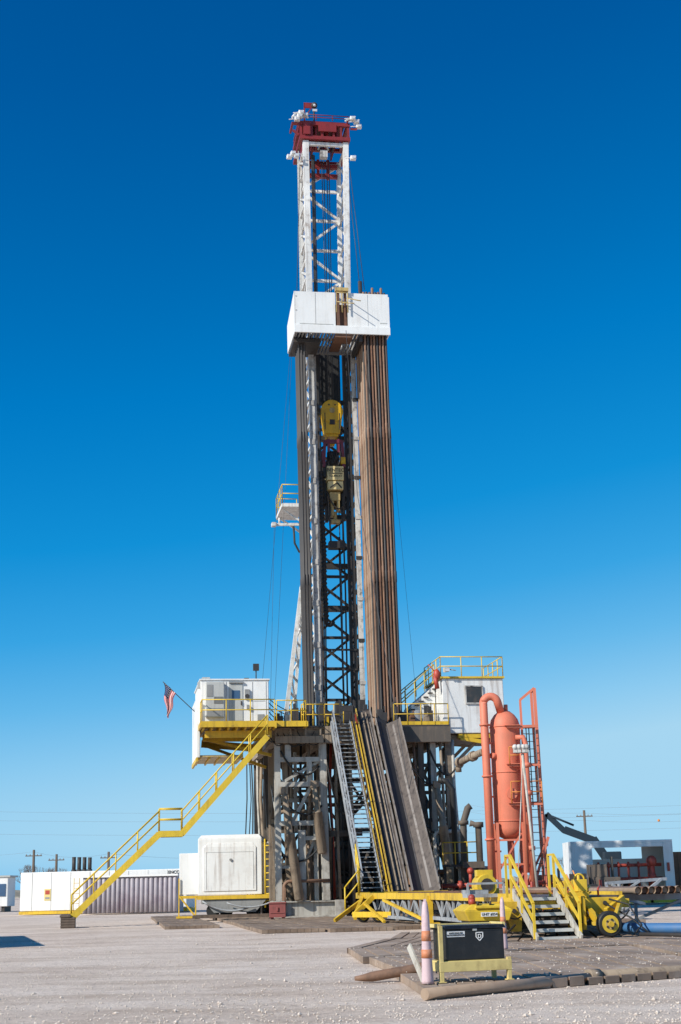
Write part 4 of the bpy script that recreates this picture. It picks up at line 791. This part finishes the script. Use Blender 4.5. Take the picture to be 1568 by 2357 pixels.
b=B().path([(6.3,70.5,.2),(6.3,70.5,4.3),(5.9,70.5,4.4)],.16,10); b.tube((6.3,70.5,4.2),(6.3,70.5,4.45),.25,12); b.box(5.5,6.5,70.3,71,2.3,2.6); b.top('mud_piping','black flanged mud piping beside the substructure','pipe',subd,org=(6.3,70.5,0),fr=WLD,group='mud piping')
b=B(); b.box(5.4,7.4,72.6,74.2,.3,2.3); b.box(5.3,7.5,72.5,74.3,2.3,2.4); b.box(5.3,7.5,72.5,74.3,.12,.3); b.box(6,6.6,72.5,72.6,.6,1.9); b.top('storage_box','dirty white steel storage box beside the rig','box',whited,org=(6,73,0),fr=WLD,bev=.02)
th=Th('valve_platform','small yellow railed platform beside substructure','platform',(5,72,2.4),fr=WLD); B().box(4.6,6.4,71.5,72.5,2.4,2.5).beam((4.7,72,.1),(4.7,72,2.4),.12).beam((6.3,72,.1),(6.3,72,2.4),.12).part('deck',th,dark); B().rail([(4.6,71.5,2.5),(6.4,71.5,2.5)],h=1.05,sp=.6).part('railing',th,yellow)
junk('manifold_skid','red manifold skid with valves beside the tank','manifold',9.6,66,2.2,1.5,1.4,redp,WLD)
junk('pump_skid','grey pump skid beside pipe rack','pump',9.8,60,1.6,1.5,1.3,bluegrey,WLD)
for i in range(3):
    junk('generator_skid','dusty equipment skid behind the pipe rack','machine',6.4+i*2.3,71-i*1.5,1.6,1.4,1.5+.4*i,(subd,muddy,subd)[i],WLD)
# ------------------------------------------------------------------ left container
th=Th('water_tank_trailer','white insulated box trailer with yellow ladder','trailer',(-6,78,0),fr=WLD)
b=B(); X0,X1=-8.05,-4.65
b.hexa([(X0,78,1.3),(X1,78,1.3),(X1,82,1.3),(X0,82,1.3),(X0,78,4.22),(X1,78,4.22),(X1,82,4.22),(X0,82,4.22)]); b.hexa([(X0,78,4.22),(X1,78,4.22),(X1,82,4.22),(X0,82,4.22),(X0+.15,78.3,4.42),(X1-.15,78.3,4.42),(X1-.15,81.8,4.42),(X0+.15,81.8,4.42)])
body=b.part('body',th,white,bev=.03)
b=B(); b.box(-7.75,-4.95,77.95,78,1.5,3.75); b.hexa([(-7.75,77.95,3.75),(-4.95,77.95,3.75),(-4.95,78,3.75),(-7.75,78,3.75),(-7.5,77.98,3.98),(-5.15,77.98,3.98),(-5.15,78,3.98),(-7.5,78,3.98)]); b.part('door',th,cabw,parent=body,bev=.02)
for q in ((-7.6,-5.1,3.5,3.515),(-7.61,-7.6,1.6,3.5),(-5.11,-5.1,1.6,3.5)): B().box(q[0],q[1],77.935,77.95,q[2],q[3]).part('seam',th,greyl,parent=body)
B().tube((-6.3,77.95,3.1),(-6.3,77.87,3.1),.07,8).part('handle',th,greym,parent=body)
B().box(-9.1,-8.06,78.5,81.5,1.35,3.5).part('side_box',th,white,bev=.02)
B().box(X1,-4.02,78.3,82,1.3,4.0).part('side_wall',th,cabw,bev=.02)
B().ladder((-4.25,78.1,.6),(-4.25,78.1,4.15),.46,r=.045).part('ladder',th,yellowc)
b=B(); b.box(-8.1,-3.9,77.9,78.05,1.08,1.28); b.box(-9.1,-8.1,78.4,78.5,1.15,1.3); b.beam((-9.1,78.4,.1),(-9.1,78.4,2.2),.06); b.beam((-9.1,78.4,1.3),(-8.2,78.4,.2),.08); b.beam((-8.2,78.3,.1),(-8.2,78.3,1.3),.07); b.box(-9.2,-8.0,78,79,.15,.25); b.part('chassis',th,yellow)
for x in (-7.3,-6.6,-5.2): B().tube((x,78.4,.5),(x,78.9,.5),.35,16).part('wheel',th,black)
b=B(); b.box(-7.9,-4.1,78.3,81,.85,1.08); b.hexa([(-7.2,78,.4),(-5,78,.4),(-5,78.3,.4),(-7.2,78.3,.4),(-7.8,78,1.05),(-4.4,78,1.05),(-4.4,78.3,1.05),(-7.8,78.3,1.05)]); b.part('undercarriage',th,greym)
B().path(sag((-7.8,77.8,1.0),(-5.2,77.8,.7),.35,10),.05,6).part('hose',th,bluegrey); B().path(sag((-6.5,77.7,.9),(-3.9,77.7,1.0),.3,10),.04,6).part('hose',th,bluegrey)
B().box(-8.3,-4.2,77.6,79,.14,.3).part('sill_beam',th,woodd)
b=B(); b.box(-3.95,-3.15,72,72.5,.2,.85); b.box(-3.98,-3.12,71.96,72.54,.85,.92); b.box(-3.9,-3.75,72.1,72.4,.1,.2); b.box(-3.35,-3.2,72.1,72.4,.1,.2); b.box(-3.6,-3.5,71.94,71.97,.5,.7); b.box(-3.9,-3.2,71.97,72,.4,.43); b.top('tool_chest','small faded red steel chest on timber mat','chest',pmat('faded_red_paint',(.30,.08,.07),.5,(.1,.05,.04),.6,3,.3),org=(-3.5,72.2,0),fr=WLD,bev=.015)
# ------------------------------------------------------------------ far left trailers
TF=Matrix.Translation((-25.1,112,0))@Matrix.Rotation(RAD(-6),4,'Z')
th=Th('office_trailer','long low white skid trailer with yellow base','trailer',(6,1,0),fr=TF)
wl=B().box(0,12.9,0,3,.3,3.15).part('wall',th,white,bev=.04); B().box(-.05,12.95,-.06,3.05,.05,.28).part('skid',th,yellow)
for i in range(8): B().box(i*1.5+.9,i*1.5+.93,-.02,0,.35,3.1).part('seam',th,greyl)
sg=B().box(1.9,2.4,-.04,0,1.05,1.9).part('sign_panel',th,paleyel); B().box(1.98,2.32,-.05,-.04,1.5,1.8).part('print',th,redp,parent=sg); B().box(1.98,2.32,-.05,-.04,1.15,1.3).part('print',th,greym,parent=sg)
text('ENCORE',.32,(12.1,-.03,2.9),'lettering',th,dark)
for i in range(4): B().tube((3.7+i*.42,1.5,3.15),(3.7+i*.42,1.5,4.25-.02*i),.15,12).tube((3.7+i*.42,1.5,3.15),(3.7+i*.42,1.5,3.3),.2,12).part('exhaust_stack',th,dark)
th=Th('ribbed_tank_wall','purple grey tank with thick vertical ribs','tank',(0,0,0),fr=Matrix.Translation((-19.3,106,0))@Matrix.Rotation(RAD(-5),4,'Z'))
b=B().box(0,6.9,.25,2.6,.1,2.6)
for i in range(20): b.path([(.17+i*.347,.25,.12),(.17+i*.347,.25,2.45),(.17+i*.347,.25,2.58)],[.155,.155,.07],12)
b.part('shell',th,purple); B().box(-.1,7.0,.0,2.7,2.6,2.72).part('rim',th,white)
B().ladder((-.4,0,.1),(-.4,0,2.6),.4).part('ladder',th,yellow)
th=Th('site_trailer','white site trailer with small blue windows','trailer',(-34,135,0),fr=WLD)
B().box(-44,-31.4,135,138,.5,3.1).part('wall',th,white,bev=.05); B().box(-44.2,-31.2,134.9,138.2,3.1,3.25).part('roof',th,greyl)
for x in (-33.6,-32.3): B().box(x,x+.7,134.94,135,1.4,2.5).part('window',th,bluew)
for x in (-33,-32): B().box(x,x+.3,135.2,137.8,0,.5).part('footing',th,dark)
th=Th('unseen_shadow_trailer','unseen white trailer added to cast a shadow on the yard','trailer',(0,0,0),fr=Matrix.Translation((-13.4,44.5,0))@Matrix.Rotation(RAD(105.7),4,'Z'))  # trailer added out of view so its shadow falls on the left ground
B().box(0,12,0,3,.5,2.9).part('wall',th,white,bev=.05); B().box(-.1,12.1,-.1,3.1,2.9,3.0).part('roof',th,greyl); B().box(2,10,.3,2.7,.05,.5).part('chassis',th,dark)
B().box(3,3.9,-.03,0,.7,2.6).part('door',th,greyl); B().box(6,7.2,-.03,0,1.5,2.3).part('window',th,bluew)
# ------------------------------------------------------------------ right background
MF=Matrix.Scale(1.07,4)
th=Th('manifold_house','white open sided container housing red choke manifold','container',(16,88,0),fr=MF)
b=B(); b.box(13.4,19.4,88,91,3.6,3.75); b.box(13.4,14.5,88,88.08,.5,3.6); b.box(18.9,19.4,88,88.1,.5,3.6); b.box(14.5,18.9,88,88.08,3.35,3.6); b.box(13.3,13.4,88,91,.5,3.75); b.box(19.4,19.48,88,91,.5,3.75); b.box(13.4,19.4,90.0,90.1,.5,2.7); b.box(13.4,14.9,90.0,90.1,2.7,3.6); b.box(18.0,19.4,90.0,90.1,2.7,3.6); b.box(14.5,14.62,87.95,88.1,.5,3.4)
b.part('wall',th,white,bev=.02)
B().box(13.3,19.5,88,91,.3,.5).part('floor',th,yellow); b=B(); b.box(13,21,86.8,87,.1,.45); b.box(13,21,89,89.2,.1,.3); 
for i in range(6): b.box(13.2+i*1.5,13.35+i*1.5,86.8,91,.1,.29)
b.part('skid',th,yellow)
b=B()
for z in (1.5,2.3): b.tube((14.7,88.4,z),(18.8,88.4,z),.1,10)
for i in range(6): 
    x=15+i*.6; b.tube((x,88.3,1.0),(x,88.3,2.5),.07,8); b.ball((x,88.25,1.5),.15); b.ball((x,88.25,2.3),.14)
b.tube((18.2,88.3,.6),(18.2,88.3,1.1),.12); b.ball((18.2,88.3,2.5),.32,1,1,1.1); b.ball((18.2,88.3,1.6),.25,1,1,1.2); b.tube((18.2,88.3,1),(18.2,88.3,2.4),.18); b.box(15,15.5,88.2,88.7,.5,1.3)
b.part('manifold',th,redp)
B().box(15.5,18,89.2,89.9,.5,1.0).part('fitting',th,dark); B().tube((15,89.5,1.3),(17.6,89.5,1.3),.2).part('fitting',th,dark)
B().box(19.05,19.2,87.9,87.96,1.9,2.4).part('label_plate',th,redp)
b=B(); b.box(20.4,28,94,97,.3,3.3); 
for i in range(25): b.box(20.5+i*.3,20.6+i*.3,93.96,94,.4,3.2)
b.top('shipping_container','rusty brown shipping container standing on gravel','container',rust,org=(22,95,0),fr=Matrix.Translation((1.1,5,0)))
th=Th('tow_frame','grey steel truss frame lying beside catwalk','frame',(10,50,0),fr=WLD)
b=B(); b.beam((8.7,50,1.5),(10.9,50.6,1.6),.1); b.beam((8.9,50,1.45),(9.7,50.2,.9),.09); b.beam((9.7,50.2,.9),(10.7,50.5,1.6),.09); b.beam((9.3,50.1,1.2),(9.9,50.2,1.55),.07); b.beam((8.7,50,1.5),(8.6,48.5,.9),.08); b.beam((8.2,49,1.2),(10,50.2,.8),.1); b.beam((9.7,50.2,.2),(9.7,50.2,.9),.1); b.beam((8.6,48.5,.15),(8.6,48.5,.9),.1); b.box(9.5,9.9,50,50.4,.15,.2)
b.part('truss',th,bluegrey)
B().path([(7.5,42.5,.3),(8.0,41.2,.3),(9.0,40.4,.3),(10.5,39.8,.3),(13,39.2,.3)],.14,12).top('water_hose','thick blue water hose lying on the timber mats','hose',bluep,org=(9,40,0),fr=WLD)
B().path([(7.6,39,.22),(8.6,37.5,.22),(9.5,36.5,.22),(12,35.5,.22)],.05,10).top('water_hose','dark hose lying on the timber mats','hose',dark,org=(9,37,0),fr=WLD)
th=Th('excavator','dark blue excavator with raised boom','excavator',(19,110,0),fr=WLD)
b=B(); b.beam((15.0,110,6.5),(16.3,110,5.2),.3,.4); b.beam((16.3,110,5.3),(18.6,110,4.4),.35,.55); b.beam((18.4,110,4.6),(20,110,2),.4,.6); b.tube((15.4,109.8,6.3),(17,109.8,5.6),.08); b.beam((15.0,110,6.5),(14.7,110,4.6),.2,.3); b.part('boom',th,navy)
b=B(); b.box(18.7,22,109,112,1.2,2.6); b.box(19,20.3,109,110.2,2.6,3.6); b.part('body',th,navy,bev=.08)
for y in (108.8,111.6): B().box(18.5,22.2,y,y+.6,.1,.95).part('track',th,black,bev=.2)
B().box(14.4,15.0,109.7,110.3,4.1,4.6).part('bucket',th,navy,bev=.1)
def upole(x,y,h,lab='weathered wooden utility pole with crossarm'):
    th=Th('utility_pole',lab,'utility pole',(x,y,0),fr=WLD,group='utility poles')
    B().path([(x,y,0),(x,y,h)],[.2,.13],8).part('pole',th,poleb); B().box(x-.9,x+.9,y-.1,y+.0,h-.7,h-.6).part('crossarm',th,poleb)
    for d in (-.8,-.4,.4,.8): B().tube((x+d,y-.06,h-.6),(x+d,y-.06,h-.45),.05,6).part('insulator',th,greym)
upole(26,160,9); upole(-34.5,160,6.2); upole(-33,165,5.8); upole(-26.3,160,5.8); upole(-60,210,8); upole(-14,230,7)
ws=[((-60,210,7.7),(-34.5,160,6)),((-34.5,160,6),(-26.3,160,5.6)),((-26.3,160,5.6),(-14,230,6.5))]
for p,q in ws: wire('power_line',sag(p,q,.5),'thin overhead power line between utility poles',.01,WLD,'overhead power lines',pline)
for z,y,s in ((11,180,1.2),(12.3,182,1.4),(9.3,178,1.2)):
    wire('power_line',sag((-70,y,z+.5),(70,y,z-1.5),s,20),'thin overhead power line crossing the yard',.01,WLD,'overhead power lines',pline)
for z in (8.5,9.3):
    wire('power_line',sag((14,165,z+.8),(26,160,z-.6),.3),'thin overhead power line between utility poles',.01,WLD,'overhead power lines',pline); wire('power_line',sag((26,160,z-.6),(50,158,z+.4),.8),'thin overhead power line between utility poles',.01,WLD,'overhead power lines',pline)
B().ball((35.2,165,7.9),.15,n=12).top('marker_ball','orange aerial marker ball on power line','marker ball',orangep,org=(35.2,165,7.9),fr=WLD)
def btree(x,y,h):
    th=Th('bare_tree','leafless brown winter tree beyond the trailers','tree',(x,y,0),fr=WLD,group='bare winter trees')
    t=B(); t.path([(x,y,0),(x+.1,y,h*.35)],[.2,.13],6); t.part('trunk',th,branch)
    c=B()
    def br(p,d,L,r,k):
        q=p+d*L; c.tube(p,q,r,4,r*.6)
        if k: 
            for _ in range(3): br(q,(d+V((random.uniform(-.7,.7),random.uniform(-.7,.7),random.uniform(-.1,.5)))).normalized(),L*.72,r*.6,k-1)
    for _ in range(5): br(V((x+.1,y,h*.34)),V((random.uniform(-.8,.8),random.uniform(-.8,.8),.8)).normalized(),h*.24,.06,4)
    c.part('crown',th,branch)
for x,y,h in ((-43,200,5.5),(-40.5,202,5),(-45,205,4.8),(-12,260,5),(32,220,5)): btree(x,y,h)
b=B()
for i in range(900):
    a=random.uniform(-.5,.5); R_=random.uniform(380,700); x=R_*math.sin(a); y=R_*math.cos(a); s_=random.uniform(1,3.2); c=V((x,y,s_*.3))
    vs=[b.bm.verts.new(c+V((dx_*s_*random.uniform(1,2.4),dy_*s_,dz_*s_*random.uniform(.5,1)))) for dx_,dy_,dz_ in ((1,0,0),(.3,1,.2),(-1,0,.1),(0,-1,0),(-.4,0,.9),(.4,0,.8),(0,0,-.4))]
    for f in ((0,1,5),(1,4,5),(1,2,4),(2,3,4),(3,5,4),(3,0,5)): b.bm.faces.new([vs[k] for k in f])
me=b.mesh('scrub'); me.materials.append(pmat('distant_scrub',(.26,.24,.2),.4,(.18,.17,.14),.9,.1,.1)); o=bpy.data.objects.new('scrub',me); COL.objects.link(o); o['kind']='stuff'; o['label']='far low brown scrub along the horizon'; o['category']='scrub'
